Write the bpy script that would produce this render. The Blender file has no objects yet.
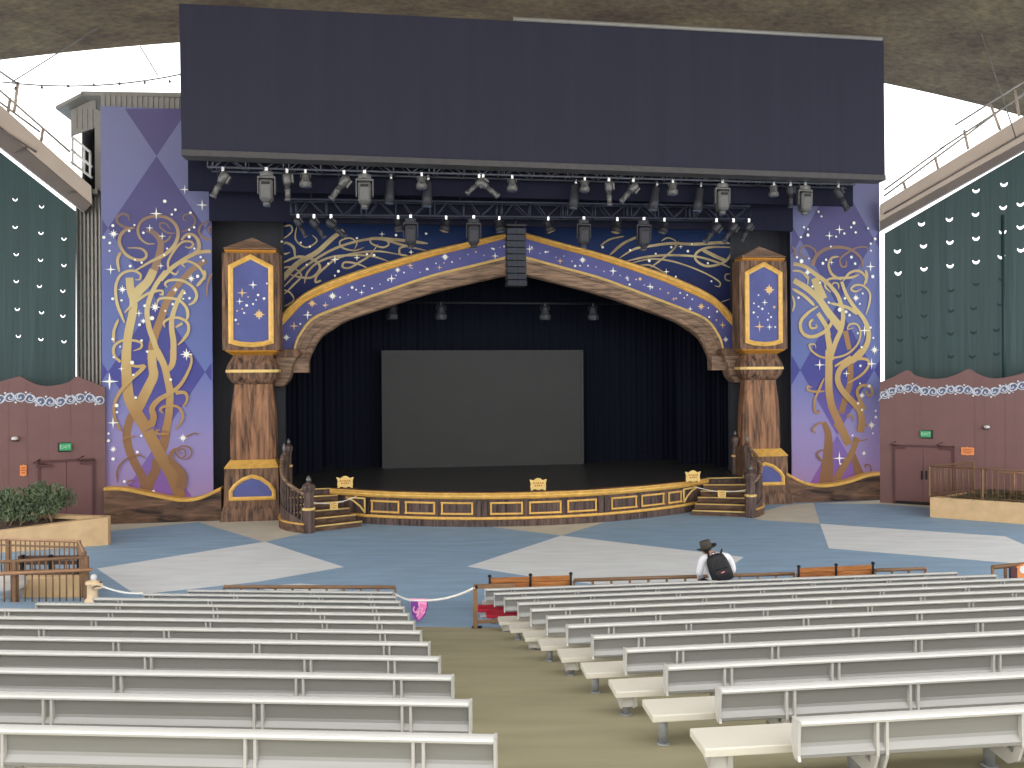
import bpy, bmesh, math, random
from mathutils import Vector, Matrix, Euler
random.seed(7)
C = bpy.context.scene.collection
# ------------------------------------------------------------------ camera model
F = 770.0; HCAM = 4.9; RHO = math.radians(0.36)
CR, SR = math.cos(RHO), math.sin(RHO)
def un(px, py):
    x, y = px - 512.0, py - 384.0
    return (x*CR - y*SR)/F, (x*SR + y*CR + 12.0)/F      # tx, drop per metre of Y

class Fr:
    """a local ground frame: s along, t away from the viewer, z up"""
    def __init__(self, Y0, deg, X0=0.0):
        self.a = math.radians(deg); self.O = Vector((X0, Y0, 0))
        self.es = Vector((math.cos(self.a), math.sin(self.a), 0)); self.et = Vector((-math.sin(self.a), math.cos(self.a), 0))
    def pt(self, px, py, t=0.0):
        tx, dr = un(px, py)
        d = Vector((tx, 1, -dr)); c = Vector((0, 0, HCAM))
        lam = (t - (c - self.O).dot(self.et)) / d.dot(self.et)
        p = c + d*lam - self.O
        return Vector((p.dot(self.es), t, p.z))
    def gr(self, px, py, z=0.0):
        tx, dr = un(px, py)
        Y = (HCAM - z)/dr
        p = Vector((tx*Y, Y, z)) - self.O
        return Vector((p.dot(self.es), p.dot(self.et), z))
    def w(self, s, t, z=0.0):
        return self.O + self.es*s + self.et*t + Vector((0, 0, z))
W = Fr(0, 0)
ST = Fr(26.91, 8.12)
RR = Fr(0, 6.05)
RL = Fr(0, -3.2)
WR = Fr(34.4, -24.0)
WL = Fr(31.4, 24.0)

# ------------------------------------------------------------------ materials
def lin(c):
    out = []
    for v in c:
        v = v/255.0
        out.append(v/12.92 if v <= .04045 else ((v+.055)/1.055)**2.4)
    return tuple(out)
MATS = {}
def nt_new(name):
    m = bpy.data.materials.new(name); m.use_nodes = True
    nt = m.node_tree; b = nt.nodes['Principled BSDF']
    return m, nt, b
def mat(name, col, rough=.6, metal=0.0, var=0.12, scale=6.0, bump=0.0, stretch=(1, 1, 1), spec=0.4, col2=None, detail=4.0, bscale=None, coat=0.0):
    m, nt, b = nt_new(name)
    tc = nt.nodes.new('ShaderNodeTexCoord'); mp = nt.nodes.new('ShaderNodeMapping'); mp.inputs['Scale'].default_value = stretch
    nt.links.new(tc.outputs['Object'], mp.inputs['Vector'])
    n = nt.nodes.new('ShaderNodeTexNoise'); n.inputs['Scale'].default_value = scale; n.inputs['Detail'].default_value = detail
    nt.links.new(mp.outputs[0], n.inputs['Vector'])
    r = nt.nodes.new('ShaderNodeValToRGB'); r.color_ramp.elements[0].position = .3; r.color_ramp.elements[1].position = .7
    c = lin(col)
    if col2 is None:
        a = tuple(v*(1-var) for v in c); d = tuple(min(1, v*(1+var)) for v in c)
    else:
        a = c; d = lin(col2)
    r.color_ramp.elements[0].color = (*a, 1); r.color_ramp.elements[1].color = (*d, 1)
    nt.links.new(n.outputs['Fac'], r.inputs['Fac']); nt.links.new(r.outputs[0], b.inputs['Base Color'])
    b.inputs['Roughness'].default_value = rough; b.inputs['Metallic'].default_value = metal
    b.inputs['Specular IOR Level'].default_value = spec
    b.inputs['Coat Weight'].default_value = coat
    if bump:
        n2 = n
        if bscale:
            n2 = nt.nodes.new('ShaderNodeTexNoise'); n2.inputs['Scale'].default_value = bscale; nt.links.new(mp.outputs[0], n2.inputs['Vector'])
        bp = nt.nodes.new('ShaderNodeBump'); bp.inputs['Strength'].default_value = bump; bp.inputs['Distance'].default_value = .02
        nt.links.new(n2.outputs['Fac'], bp.inputs['Height']); nt.links.new(bp.outputs[0], b.inputs['Normal'])
    MATS[name] = m
    return m
def wood(name, dark, light, stretch, scale=3.0, dist=4.0, rough=.55):
    m, nt, b = nt_new(name)
    tc = nt.nodes.new('ShaderNodeTexCoord'); mp = nt.nodes.new('ShaderNodeMapping'); mp.inputs['Scale'].default_value = stretch
    nt.links.new(tc.outputs['Object'], mp.inputs['Vector'])
    n0 = nt.nodes.new('ShaderNodeTexNoise'); n0.inputs['Scale'].default_value = .8; n0.inputs['Detail'].default_value = 2
    nt.links.new(mp.outputs[0], n0.inputs['Vector'])
    mx = nt.nodes.new('ShaderNodeVectorMath'); mx.operation = 'MULTIPLY_ADD'
    mx.inputs[1].default_value = (dist*.35,)*3
    nt.links.new(n0.outputs['Color'], mx.inputs[0]); nt.links.new(mp.outputs[0], mx.inputs[2])
    n = nt.nodes.new('ShaderNodeTexNoise'); n.inputs['Scale'].default_value = scale; n.inputs['Detail'].default_value = 5; n.inputs['Roughness'].default_value = .6
    nt.links.new(mx.outputs[0], n.inputs['Vector'])
    r = nt.nodes.new('ShaderNodeValToRGB')
    r.color_ramp.elements[0].position = .32; r.color_ramp.elements[1].position = .70
    r.color_ramp.elements[0].color = (*lin(dark), 1); r.color_ramp.elements[1].color = (*lin(light), 1)
    nt.links.new(n.outputs['Fac'], r.inputs['Fac']); nt.links.new(r.outputs[0], b.inputs['Base Color'])
    b.inputs['Roughness'].default_value = rough; b.inputs['Specular IOR Level'].default_value = .3
    bp = nt.nodes.new('ShaderNodeBump'); bp.inputs['Strength'].default_value = .15; bp.inputs['Distance'].default_value = .02
    nt.links.new(n.outputs['Fac'], bp.inputs['Height']); nt.links.new(bp.outputs[0], b.inputs['Normal'])
    MATS[name] = m; return m
def boards(name, col, period, depth=.6, rough=.6):
    """painted vertical boarding: thin grooves across the local X axis"""
    m, nt, b = nt_new(name)
    tc = nt.nodes.new('ShaderNodeTexCoord'); sp = nt.nodes.new('ShaderNodeSeparateXYZ'); nt.links.new(tc.outputs['Object'], sp.inputs[0])
    d = nt.nodes.new('ShaderNodeMath'); d.operation = 'DIVIDE'; d.inputs[1].default_value = period; nt.links.new(sp.outputs['X'], d.inputs[0])
    f = nt.nodes.new('ShaderNodeMath'); f.operation = 'FRACT'; nt.links.new(d.outputs[0], f.inputs[0])
    g = nt.nodes.new('ShaderNodeMath'); g.operation = 'GREATER_THAN'; g.inputs[1].default_value = .06; nt.links.new(f.outputs[0], g.inputs[0])
    n = nt.nodes.new('ShaderNodeTexNoise'); n.inputs['Scale'].default_value = 1.5; nt.links.new(tc.outputs['Object'], n.inputs['Vector'])
    r = nt.nodes.new('ShaderNodeValToRGB'); c = lin(col)
    r.color_ramp.elements[0].color = (*[v*.88 for v in c], 1); r.color_ramp.elements[1].color = (*[v*1.12 for v in c], 1)
    nt.links.new(n.outputs['Fac'], r.inputs['Fac']); nt.links.new(r.outputs[0], b.inputs['Base Color'])
    bp = nt.nodes.new('ShaderNodeBump'); bp.inputs['Strength'].default_value = depth; bp.inputs['Distance'].default_value = .02
    nt.links.new(g.outputs[0], bp.inputs['Height']); nt.links.new(bp.outputs[0], b.inputs['Normal'])
    b.inputs['Roughness'].default_value = rough; b.inputs['Specular IOR Level'].default_value = .3
    MATS[name] = m; return m
def zramp(name, stops, rough=.75, var=.06):
    """printed cloth whose inks change with height (local Z in metres)"""
    m, nt, b = nt_new(name)
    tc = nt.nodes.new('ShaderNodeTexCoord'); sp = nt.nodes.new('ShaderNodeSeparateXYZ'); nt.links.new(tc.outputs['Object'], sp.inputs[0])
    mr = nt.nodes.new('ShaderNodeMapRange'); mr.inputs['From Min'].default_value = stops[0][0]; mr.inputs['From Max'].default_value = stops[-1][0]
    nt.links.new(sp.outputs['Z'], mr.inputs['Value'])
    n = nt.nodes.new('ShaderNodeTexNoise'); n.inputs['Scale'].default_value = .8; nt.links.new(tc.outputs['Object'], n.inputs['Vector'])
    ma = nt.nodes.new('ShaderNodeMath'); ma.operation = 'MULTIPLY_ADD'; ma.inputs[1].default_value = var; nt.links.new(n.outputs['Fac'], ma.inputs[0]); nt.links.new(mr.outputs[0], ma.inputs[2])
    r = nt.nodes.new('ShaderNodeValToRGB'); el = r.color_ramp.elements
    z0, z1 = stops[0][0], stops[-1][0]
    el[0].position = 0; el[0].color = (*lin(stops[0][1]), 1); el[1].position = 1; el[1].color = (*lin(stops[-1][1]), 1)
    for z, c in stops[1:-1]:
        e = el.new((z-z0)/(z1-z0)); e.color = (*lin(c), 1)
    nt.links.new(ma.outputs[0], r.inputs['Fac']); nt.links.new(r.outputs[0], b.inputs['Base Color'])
    b.inputs['Roughness'].default_value = rough; b.inputs['Specular IOR Level'].default_value = .2
    n2 = nt.nodes.new('ShaderNodeTexNoise'); n2.inputs['Scale'].default_value = 1.2; nt.links.new(tc.outputs['Object'], n2.inputs['Vector'])
    bp = nt.nodes.new('ShaderNodeBump'); bp.inputs['Strength'].default_value = .25; bp.inputs['Distance'].default_value = .1
    nt.links.new(n2.outputs['Fac'], bp.inputs['Height']); nt.links.new(bp.outputs[0], b.inputs['Normal'])
    MATS[name] = m; return m
def drape(name, col, sx=5.0, strength=.5, rough=.85, dist=.08, spec=.2):
    m, nt, b = nt_new(name)
    tc = nt.nodes.new('ShaderNodeTexCoord'); mp = nt.nodes.new('ShaderNodeMapping'); mp.inputs['Scale'].default_value = (sx, sx, .12)
    nt.links.new(tc.outputs['Object'], mp.inputs['Vector'])
    n = nt.nodes.new('ShaderNodeTexNoise'); n.inputs['Scale'].default_value = 1.0; n.inputs['Detail'].default_value = 3; nt.links.new(mp.outputs[0], n.inputs['Vector'])
    bp = nt.nodes.new('ShaderNodeBump'); bp.inputs['Strength'].default_value = strength; bp.inputs['Distance'].default_value = dist
    nt.links.new(n.outputs['Fac'], bp.inputs['Height']); nt.links.new(bp.outputs[0], b.inputs['Normal'])
    r = nt.nodes.new('ShaderNodeValToRGB'); c = lin(col)
    r.color_ramp.elements[0].color = (*[v*.85 for v in c], 1); r.color_ramp.elements[1].color = (*[v*1.15 for v in c], 1)
    nt.links.new(n.outputs['Fac'], r.inputs['Fac']); nt.links.new(r.outputs[0], b.inputs['Base Color'])
    b.inputs['Roughness'].default_value = rough; b.inputs['Specular IOR Level'].default_value = spec
    MATS[name] = m; return m

M = MATS
mat('floor_blue', (150, 178, 204), .7, var=.10, scale=1.2, stretch=(.6, 3, 1), detail=6)
mat('floor_pale', (236, 239, 240), .7, var=.07, scale=1.2, stretch=(.6, 3, 1), detail=6)
mat('floor_beige', (214, 208, 192), .7, var=.07, scale=1.5, detail=6)
mat('floor_olive', (156, 149, 120), .75, var=.12, scale=.9, stretch=(.6, 3, 1), detail=7)
mat('alu_roll_lit', (204, 203, 198), .38, .1, var=.02)  # lighter alu: skylight on the upturned roll put into its colour
mat('alu_back_shaded', (148, 147, 143), .42, .3, var=.05, scale=4, stretch=(.3, 1, 8), spec=.5)  # darker alu: shade on the upright recessed panel put into its colour
mat('alu_frame', (200, 198, 193), .4, .2, var=.04, scale=4, spec=.5)
mat('plank_cream', (210, 204, 190), .5, var=.04, scale=3)
mat('plank_red', (176, 32, 52), .5, var=.08, scale=3)
mat('leg_grey', (150, 152, 154), .5, .3, var=.08, scale=6)
mat('gold', (236, 186, 96), .42, .12, var=.14, scale=5, bump=.15, stretch=(1, 1, 1), spec=.5)
mat('gold_pale', (244, 208, 132), .45, .1, var=.08, scale=8)
mat('gold_dark', (196, 134, 48), .5, .1, var=.1, scale=8)
wood('wood_up', (44, 34, 30), (158, 120, 94), (4, 4, .45), 2.2, 3)
wood('wood_shaft', (50, 35, 29), (196, 142, 104), (3.4, 3.4, .35), 1.6, 3.4)
wood('wood_side', (82, 64, 54), (178, 146, 120), (.5, 4, 5), 2.0, 3)
wood('wood_dark', (48, 37, 33), (140, 106, 84), (.55, 2, 2.6), 1.6, 5)
wood('wood_stage', (52, 42, 42), (122, 100, 92), (5, 5, .5), 2.0, 2)
wood('wood_step', (60, 45, 38), (128, 98, 78), (.6, 4, 4), 2.0, 3)
wood('wood_bench', (140, 84, 44), (206, 138, 80), (.6, 6, 6), 2.0, 3)
mat('panel_blue', (92, 98, 156), .7, var=.1, scale=1.5)
mat('band_blue', (90, 92, 150), .7, var=.14, scale=1.0)
zramp('spandrel_blue', [(6.0, (34, 36, 66)), (8.0, (42, 46, 88)), (10.5, (36, 58, 102))])
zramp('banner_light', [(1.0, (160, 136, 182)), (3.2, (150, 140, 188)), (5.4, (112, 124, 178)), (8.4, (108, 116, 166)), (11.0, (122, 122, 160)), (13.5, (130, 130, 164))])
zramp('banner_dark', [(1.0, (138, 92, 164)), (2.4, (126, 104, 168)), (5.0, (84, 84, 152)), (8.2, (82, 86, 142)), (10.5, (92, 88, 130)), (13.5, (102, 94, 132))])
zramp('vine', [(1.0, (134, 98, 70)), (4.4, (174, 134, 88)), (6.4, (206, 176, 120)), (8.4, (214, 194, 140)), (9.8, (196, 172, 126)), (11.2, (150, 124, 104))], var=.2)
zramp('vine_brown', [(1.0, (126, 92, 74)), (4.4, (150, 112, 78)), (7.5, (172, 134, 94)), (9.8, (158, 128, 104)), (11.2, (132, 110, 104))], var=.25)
mat('vine_dim', (150, 128, 96), .7, scale=1.2, col2=(206, 190, 144), detail=3)
mat('star_white', (255, 252, 240), .6, var=.02)
mat('star_gold', (238, 198, 136), .6, var=.05)
drape('drape_black', (56, 56, 70), 3.0, .06)
drape('drape_navy', (30, 31, 48), 4.0, .2)
drape('drape_grey', (64, 65, 70), 6.0, .3)
drape('leg_navy', (10, 15, 30), 7.0, .06)
mat('stage_black', (60, 59, 58), .36, var=.2, scale=2, stretch=(.6, 3, 1))
mat('screen', (62, 62, 62), .7, var=.05, scale=.8)
mat('screen_edge', (60, 60, 62), .6)
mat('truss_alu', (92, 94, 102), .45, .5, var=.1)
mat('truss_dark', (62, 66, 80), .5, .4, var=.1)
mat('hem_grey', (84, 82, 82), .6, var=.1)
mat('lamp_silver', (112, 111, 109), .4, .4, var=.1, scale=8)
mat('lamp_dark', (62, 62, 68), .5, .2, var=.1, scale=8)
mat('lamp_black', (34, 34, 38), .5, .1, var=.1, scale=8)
mat('chrome', (235, 235, 235), .2, .9, var=.02)
mat('glass_lens', (140, 150, 170), .1, .3, var=.05)
mat('speaker_dark', (44, 48, 58), .5, .1, var=.12, scale=20)
boards('maroon_boards', (128, 95, 92), .62)
mat('maroon_door', (122, 86, 84), .6, var=.06, scale=1)
mat('maroon_dark', (92, 58, 58), .6, var=.08)
mat('black_iron', (30, 28, 28), .5, .2)
mat('rail_brown', (138, 106, 78), .5, .1, var=.1)
mat('rail_copper', (174, 132, 98), .45, .2, var=.1)
mat('tan_stucco', (216, 182, 138), .85, var=.10, scale=3, bump=.35, bscale=9)
mat('soil', (86, 72, 58), .95, var=.3, scale=10, bump=.5)
mat('leaf', (74, 90, 66), .6, scale=2.5, col2=(134, 148, 112))
mat('leaf_low', (64, 66, 52), .7, scale=3, col2=(110, 104, 78))
mat('stem', (150, 126, 100), .8)
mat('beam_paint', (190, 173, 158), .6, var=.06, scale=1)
mat('beam_under', (112, 102, 96), .7, var=.1, scale=1)  # darker than the fascia paint: shade under the beam put into the colour
drape('curtain_green', (38, 66, 66), 2.2, .8, .5, .12, .5)
mat('flap_dark', (24, 52, 52), .7)
mat('cladding_grey', (158, 154, 147), .5, .2, var=.06)
mat('cladding_dark', (70, 68, 72), .6, .1)
mat('white_paint', (232, 230, 226), .5, var=.04)
mat('scroll_white', (214, 218, 226), .6, var=.05)
mat('scroll_blue', (96, 104, 132), .6, var=.1)
mat('exit_green', (70, 168, 112), .5, var=.04)
mat('exit_letters', (196, 236, 206), .5, var=.02)
mat('orange_sign', (240, 152, 92), .5, var=.05)
mat('orange_ink', (186, 92, 40), .5)
mat('rope_white', (240, 238, 230), .7, var=.05, scale=30)
mat('pennant_purple', (130, 62, 150), .7, var=.08)
mat('pennant_pink', (244, 130, 190), .7, var=.06)
mat('pennant_light', (250, 186, 214), .7, var=.04)
mat('cream_post', (236, 208, 168), .7, var=.06, bump=.1)
mat('dark_slats', (84, 58, 50), .6, var=.15)
mat('shirt', (246, 246, 250), .8, var=.03, bump=.2, bscale=12)
mat('backpack', (34, 33, 36), .65, var=.2, bump=.25, bscale=16)
mat('hat_felt', (74, 70, 62), .85, var=.15)
mat('hat_band', (40, 37, 34), .7)
mat('skin', (206, 156, 134), .55, var=.06)
mat('hair', (60, 46, 38), .7, var=.2, scale=20)
mat('trousers', (54, 56, 66), .8, var=.1)
mat('shoe', (40, 36, 34), .5)
mat('logo_red', (200, 60, 70), .6); mat('logo_white', (230, 228, 228), .6)
mat('cable', (110, 106, 100), .6)

# tent fabric painted as a leafy canopy
def roof_mat():
    m, nt, b = nt_new('tent_foliage')
    tc = nt.nodes.new('ShaderNodeTexCoord'); mp = nt.nodes.new('ShaderNodeMapping'); mp.inputs['Scale'].default_value = (1, 1.6, 1); mp.inputs['Rotation'].default_value = (0, 0, .5)
    nt.links.new(tc.outputs['Object'], mp.inputs['Vector'])
    n1 = nt.nodes.new('ShaderNodeTexNoise'); n1.inputs['Scale'].default_value = .35; n1.inputs['Detail'].default_value = 3
    n2 = nt.nodes.new('ShaderNodeTexNoise'); n2.inputs['Scale'].default_value = 3.2; n2.inputs['Detail'].default_value = 7; n2.inputs['Roughness'].default_value = .7
    nt.links.new(mp.outputs[0], n1.inputs['Vector']); nt.links.new(mp.outputs[0], n2.inputs['Vector'])
    r1 = nt.nodes.new('ShaderNodeValToRGB'); e = r1.color_ramp.elements
    e[0].position = .3; e[0].color = (*lin((80, 71, 66)), 1); e[1].position = .7; e[1].color = (*lin((106, 98, 84)), 1)
    r2 = nt.nodes.new('ShaderNodeValToRGB'); e = r2.color_ramp.elements
    e[0].position = .38; e[0].color = (.62, .60, .60, 1); e[1].position = .70; e[1].color = (1.2, 1.15, .95, 1)
    nt.links.new(n1.outputs['Fac'], r1.inputs['Fac']); nt.links.new(n2.outputs['Fac'], r2.inputs['Fac'])
    mx = nt.nodes.new('ShaderNodeMixRGB'); mx.blend_type = 'MULTIPLY'; mx.inputs['Fac'].default_value = 1
    nt.links.new(r1.outputs[0], mx.inputs[1]); nt.links.new(r2.outputs[0], mx.inputs[2])
    nt.links.new(mx.outputs[0], b.inputs['Base Color'])
    b.inputs['Roughness'].default_value = .85; b.inputs['Specular IOR Level'].default_value = .1
    tr = nt.nodes.new('ShaderNodeBsdfTranslucent'); nt.links.new(mx.outputs[0], tr.inputs['Color'])
    ms = nt.nodes.new('ShaderNodeMixShader'); ms.inputs[0].default_value = .22; out = nt.nodes['Material Output']
    nt.links.new(b.outputs[0], ms.inputs[1]); nt.links.new(tr.outputs[0], ms.inputs[2]); nt.links.new(ms.outputs[0], out.inputs['Surface'])
    MATS['tent'] = m
roof_mat()

# ------------------------------------------------------------------ mesh builder
class MB:
    def __init__(self): self.v = []; self.f = []; self.m = []; self.s = []
    def face(self, idx, mi=0, sm=False): self.f.append(tuple(idx)); self.m.append(mi); self.s.append(sm)
    def add(self, vs, fs, mi=0, sm=False):
        o = len(self.v); self.v += [Vector(p) for p in vs]
        for f in fs: self.face([o+i for i in f], mi, sm)
        return self
    def box(self, c, d, mi=0, R=None, taper=None):
        x, y, z = d[0]/2, d[1]/2, d[2]/2; tp = taper or (1, 1)
        P = [(-x, -y, -z), (x, -y, -z), (x, y, -z), (-x, y, -z), (-x*tp[0], -y*tp[1], z), (x*tp[0], -y*tp[1], z), (x*tp[0], y*tp[1], z), (-x*tp[0], y*tp[1], z)]
        P = [Vector(p) for p in P]
        if R is not None: P = [R @ p for p in P]
        P = [p + Vector(c) for p in P]
        return self.add(P, [(0, 3, 2, 1), (4, 5, 6, 7), (0, 1, 5, 4), (1, 2, 6, 5), (2, 3, 7, 6), (3, 0, 4, 7)], mi)
    def b2(self, lo, hi, mi=0):
        return self.box([(a+b)/2 for a, b in zip(lo, hi)], [abs(b-a) for a, b in zip(lo, hi)], mi)
    def tube(self, path, r, n=8, mi=0, cap=True, closed=False, sm=True):
        P = [Vector(p) for p in path]; N = len(P)
        rs = r if isinstance(r, (list, tuple)) else [r]*N
        rings = []
        up = None
        for i, p in enumerate(P):
            if closed: d = (P[(i+1) % N] - P[i-1])
            else: d = (P[min(i+1, N-1)] - P[max(i-1, 0)])
            if d.length < 1e-9: d = Vector((0, 0, 1))
            d.normalize()
            if up is None:
                up = Vector((0, 0, 1)) if abs(d.z) < .9 else Vector((1, 0, 0))
            up = (up - d*up.dot(d))
            if up.length < 1e-6: up = d.orthogonal()
            up.normalize(); sd = d.cross(up)
            rings.append([p + (up*math.cos(2*math.pi*k/n) + sd*math.sin(2*math.pi*k/n))*rs[i] for k in range(n)])
        o = len(self.v)
        for rg in rings: self.v += rg
        for i in range(N if closed else N-1):
            a = o+i*n; b = o+((i+1) % N)*n
            for k in range(n): self.face((a+k, a+(k+1) % n, b+(k+1) % n, b+k), mi, sm)
        if cap and not closed:
            self.face([o+k for k in range(n)][::-1], mi); self.face([o+(N-1)*n+k for k in range(n)], mi)
        return self
    def cyl(self, a, b, r, n=12, mi=0, r2=None): return self.tube([a, b], [r, r if r2 is None else r2], n, mi)
    def lathe(self, c, prof, n=16, mi=0, R=None, sm=True, a0=0.0, sc=(1, 1)):
        o = len(self.v); c = Vector(c)
        for r, z in prof:
            for k in range(n):
                a = a0 + 2*math.pi*k/n
                p = Vector((r*math.cos(a)*sc[0], r*math.sin(a)*sc[1], z))
                self.v.append((R @ p if R is not None else p) + c)
        for i in range(len(prof)-1):
            for k in range(n):
                self.face((o+i*n+k, o+i*n+(k+1) % n, o+(i+1)*n+(k+1) % n, o+(i+1)*n+k), mi, sm)
        self.face([o+k for k in range(n)][::-1], mi); self.face([o+(len(prof)-1)*n+k for k in range(n)], mi)
        return self
    def prism(self, poly, a0, a1, axis='t', mi=0, mside=None):
        """extrude a 2D polygon: axis 't' -> (s,z) polygon, 'z' -> (s,t), 's' -> (t,z)"""
        def mk(p, a):
            return {'t': (p[0], a, p[1]), 'z': (p[0], p[1], a), 's': (a, p[0], p[1])}[axis]
        n = len(poly); o = len(self.v)
        self.v += [Vector(mk(p, a0)) for p in poly] + [Vector(mk(p, a1)) for p in poly]
        self.face(range(o, o+n), mi); self.face([o+n+i for i in range(n)][::-1], mi)
        ms = mi if mside is None else mside
        for i in range(n):
            j = (i+1) % n
            self.face((o+i, o+n+i, o+n+j, o+j), ms)
        return self
    def strip(self, A, B, tf, tb, mi=0):
        """solid band between two (s,z) polylines of equal length"""
        n = len(A); o = len(self.v)
        for t in (tf, tb):
            self.v += [Vector((p[0], t, p[1])) for p in A]; self.v += [Vector((p[0], t, p[1])) for p in B]
        for i in range(n-1):
            self.face((o+i, o+i+1, o+n+i+1, o+n+i), mi)
            self.face((o+2*n+i, o+3*n+i, o+3*n+i+1, o+2*n+i+1), mi)
            self.face((o+i, o+2*n+i, o+2*n+i+1, o+i+1), mi)
            self.face((o+n+i, o+n+i+1, o+3*n+i+1, o+3*n+i), mi)
        for i in (0, n-1): self.face((o+i, o+n+i, o+3*n+i, o+2*n+i), mi)
        return self
    def loft(self, rings, mi=0, sm=False, cap=True):
        n = len(rings[0]); o = len(self.v)
        for r in rings: self.v += [Vector(p) for p in r]
        for i in range(len(rings)-1):
            for k in range(n):
                self.face((o+i*n+k, o+i*n+(k+1) % n, o+(i+1)*n+(k+1) % n, o+(i+1)*n+k), mi, sm)
        if cap:
            self.face([o+k for k in range(n)][::-1], mi); self.face([o+(len(rings)-1)*n+k for k in range(n)], mi)
        return self
    def ribbon(self, pts, ws, t, mi=0):
        """flat printed stroke in the (s,z) plane"""
        n = len(pts); o = len(self.v)
        for i, p in enumerate(pts):
            a = pts[max(i-1, 0)]; b = pts[min(i+1, n-1)]
            dx, dz = b[0]-a[0], b[1]-a[1]; l = math.hypot(dx, dz) or 1
            w = ws[i]/2
            self.v.append(Vector((p[0]-dz/l*w, t, p[1]+dx/l*w))); self.v.append(Vector((p[0]+dz/l*w, t, p[1]-dx/l*w)))
        for i in range(n-1): self.face((o+2*i, o+2*i+1, o+2*i+3, o+2*i+2), mi)
        return self
    def star(self, c, r, t, pts=4, inner=.22, mi=0, rot=0.0, sx=1.0):
        o = len(self.v); n = pts*2
        for k in range(n):
            a = rot + math.pi/2 + math.pi*k/pts; q = r if k % 2 == 0 else r*inner
            if pts == 8 and k % 4 == 2: q *= .75
            self.v.append(Vector((c[0]+q*math.cos(a)*sx, t, c[1]+q*math.sin(a))))
        self.face(range(o, o+n), mi); return self
    def dot(self, c, r, t, mi=0, n=8, sx=1.0):
        o = len(self.v)
        for k in range(n):
            a = 2*math.pi*k/n; self.v.append(Vector((c[0]+r*math.cos(a)*sx, t, c[1]+r*math.sin(a))))
        self.face(range(o, o+n), mi); return self

def build(name, mb, mats, parent=None, base=(0, 0, 0), bevel=0.0, seg=2):
    me = bpy.data.meshes.new(name); b = Vector(base)
    me.from_pydata([v-b for v in mb.v], [], mb.f)
    if not isinstance(mats, (list, tuple)): mats = [mats]
    for m in mats: me.materials.append(M[m])
    for p, mi, s in zip(me.polygons, mb.m, mb.s): p.material_index = min(mi, len(mats)-1); p.use_smooth = s
    bm = bmesh.new(); bm.from_mesh(me); bmesh.ops.recalc_face_normals(bm, faces=bm.faces); bm.to_mesh(me); bm.free()
    o = bpy.data.objects.new(name, me); C.objects.link(o)
    if parent is not None: o.parent = parent
    if bevel:
        md = o.modifiers.new('bevel', 'BEVEL'); md.width = bevel; md.segments = seg; md.limit_method = 'ANGLE'; md.angle_limit = math.radians(40)
    return o
BASE = {}
def place(o, fr, base):
    o.location = fr.w(*base); o.rotation_euler = (0, 0, fr.a)
def tag(o, label=None, cat=None, group=None, kind=None):
    if label: o['label'] = label
    if cat: o['category'] = cat
    if group: o['group'] = group
    if kind: o['kind'] = kind
def thing(name, label, cat, fr, base, group=None, kind=None):
    o = bpy.data.objects.new(name, None); C.objects.link(o); o.empty_display_size = .2
    place(o, fr, base); tag(o, label, cat, group, kind); BASE[o] = Vector(base); return o
def part(name, mb, mats, parent, bevel=0.0, label=None):
    r = parent
    while r.parent is not None: r = r.parent
    o = build(name, mb, mats, parent, BASE[r], bevel)
    if label: o['label'] = label
    return o
def solo(name, label, cat, fr, base, mb, mats, group=None, kind=None, bevel=0.0):
    o = build(name, mb, mats, None, base, bevel); place(o, fr, base); tag(o, label, cat, group, kind); BASE[o] = Vector(base); return o
def struct(name, fr, base, mb, mats, label, cat, bevel=0.0):
    return solo(name, label, cat, fr, base, mb, mats, None, 'structure', bevel)

def smooth(pts, k=6):
    """Catmull-Rom through points of any dimension"""
    P = [tuple(p) for p in pts]; out = []
    for i in range(len(P)-1):
        p0, p1, p2, p3 = P[max(i-1, 0)], P[i], P[i+1], P[min(i+2, len(P)-1)]
        for j in range(k):
            u = j/k
            out.append(tuple(.5*(2*b + (c-a)*u + (2*a-5*b+4*c-d)*u*u + (3*b-a-3*c+d)*u**3) for a, b, c, d in zip(p0, p1, p2, p3)))
    out.append(P[-1]); return out
def resample(pts, n):
    L = [0]
    for a, b in zip(pts, pts[1:]): L.append(L[-1] + math.dist(a, b))
    out = []; j = 0
    for i in range(n):
        d = L[-1]*i/(n-1)
        while j < len(L)-2 and L[j+1] < d: j += 1
        u = (d-L[j])/((L[j+1]-L[j]) or 1)
        out.append(tuple(a+(b-a)*u for a, b in zip(pts[j], pts[j+1])))
    return out
def text_mb(body, size, origin, t, mi=0, mb=None, ext=.004):
    """letters standing in the (s,z) plane"""
    cu = bpy.data.curves.new('letters', 'FONT'); cu.body = body; cu.size = size; cu.align_x = 'CENTER'; cu.align_y = 'CENTER'; cu.extrude = ext
    ob = bpy.data.objects.new('letters', cu); C.objects.link(ob)
    me = ob.to_mesh()
    mb = mb or MB(); o = len(mb.v)
    mb.v += [Vector((origin[0]+v.co.x, t - v.co.z, origin[1]+v.co.y)) for v in me.vertices]
    for p in me.polygons: mb.face([o+i for i in p.vertices], mi)
    ob.to_mesh_clear(); bpy.data.objects.remove(ob); bpy.data.curves.remove(cu)
    return mb
def sz(fr, px, py, t): p = fr.pt(px, py, t); return (p.x, p.z)
def arc2(c, r, a0, a1, n): return [(c[0]+r*math.cos(math.radians(a0+(a1-a0)*i/n)), c[1]+r*math.sin(math.radians(a0+(a1-a0)*i/n))) for i in range(n+1)]
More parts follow.
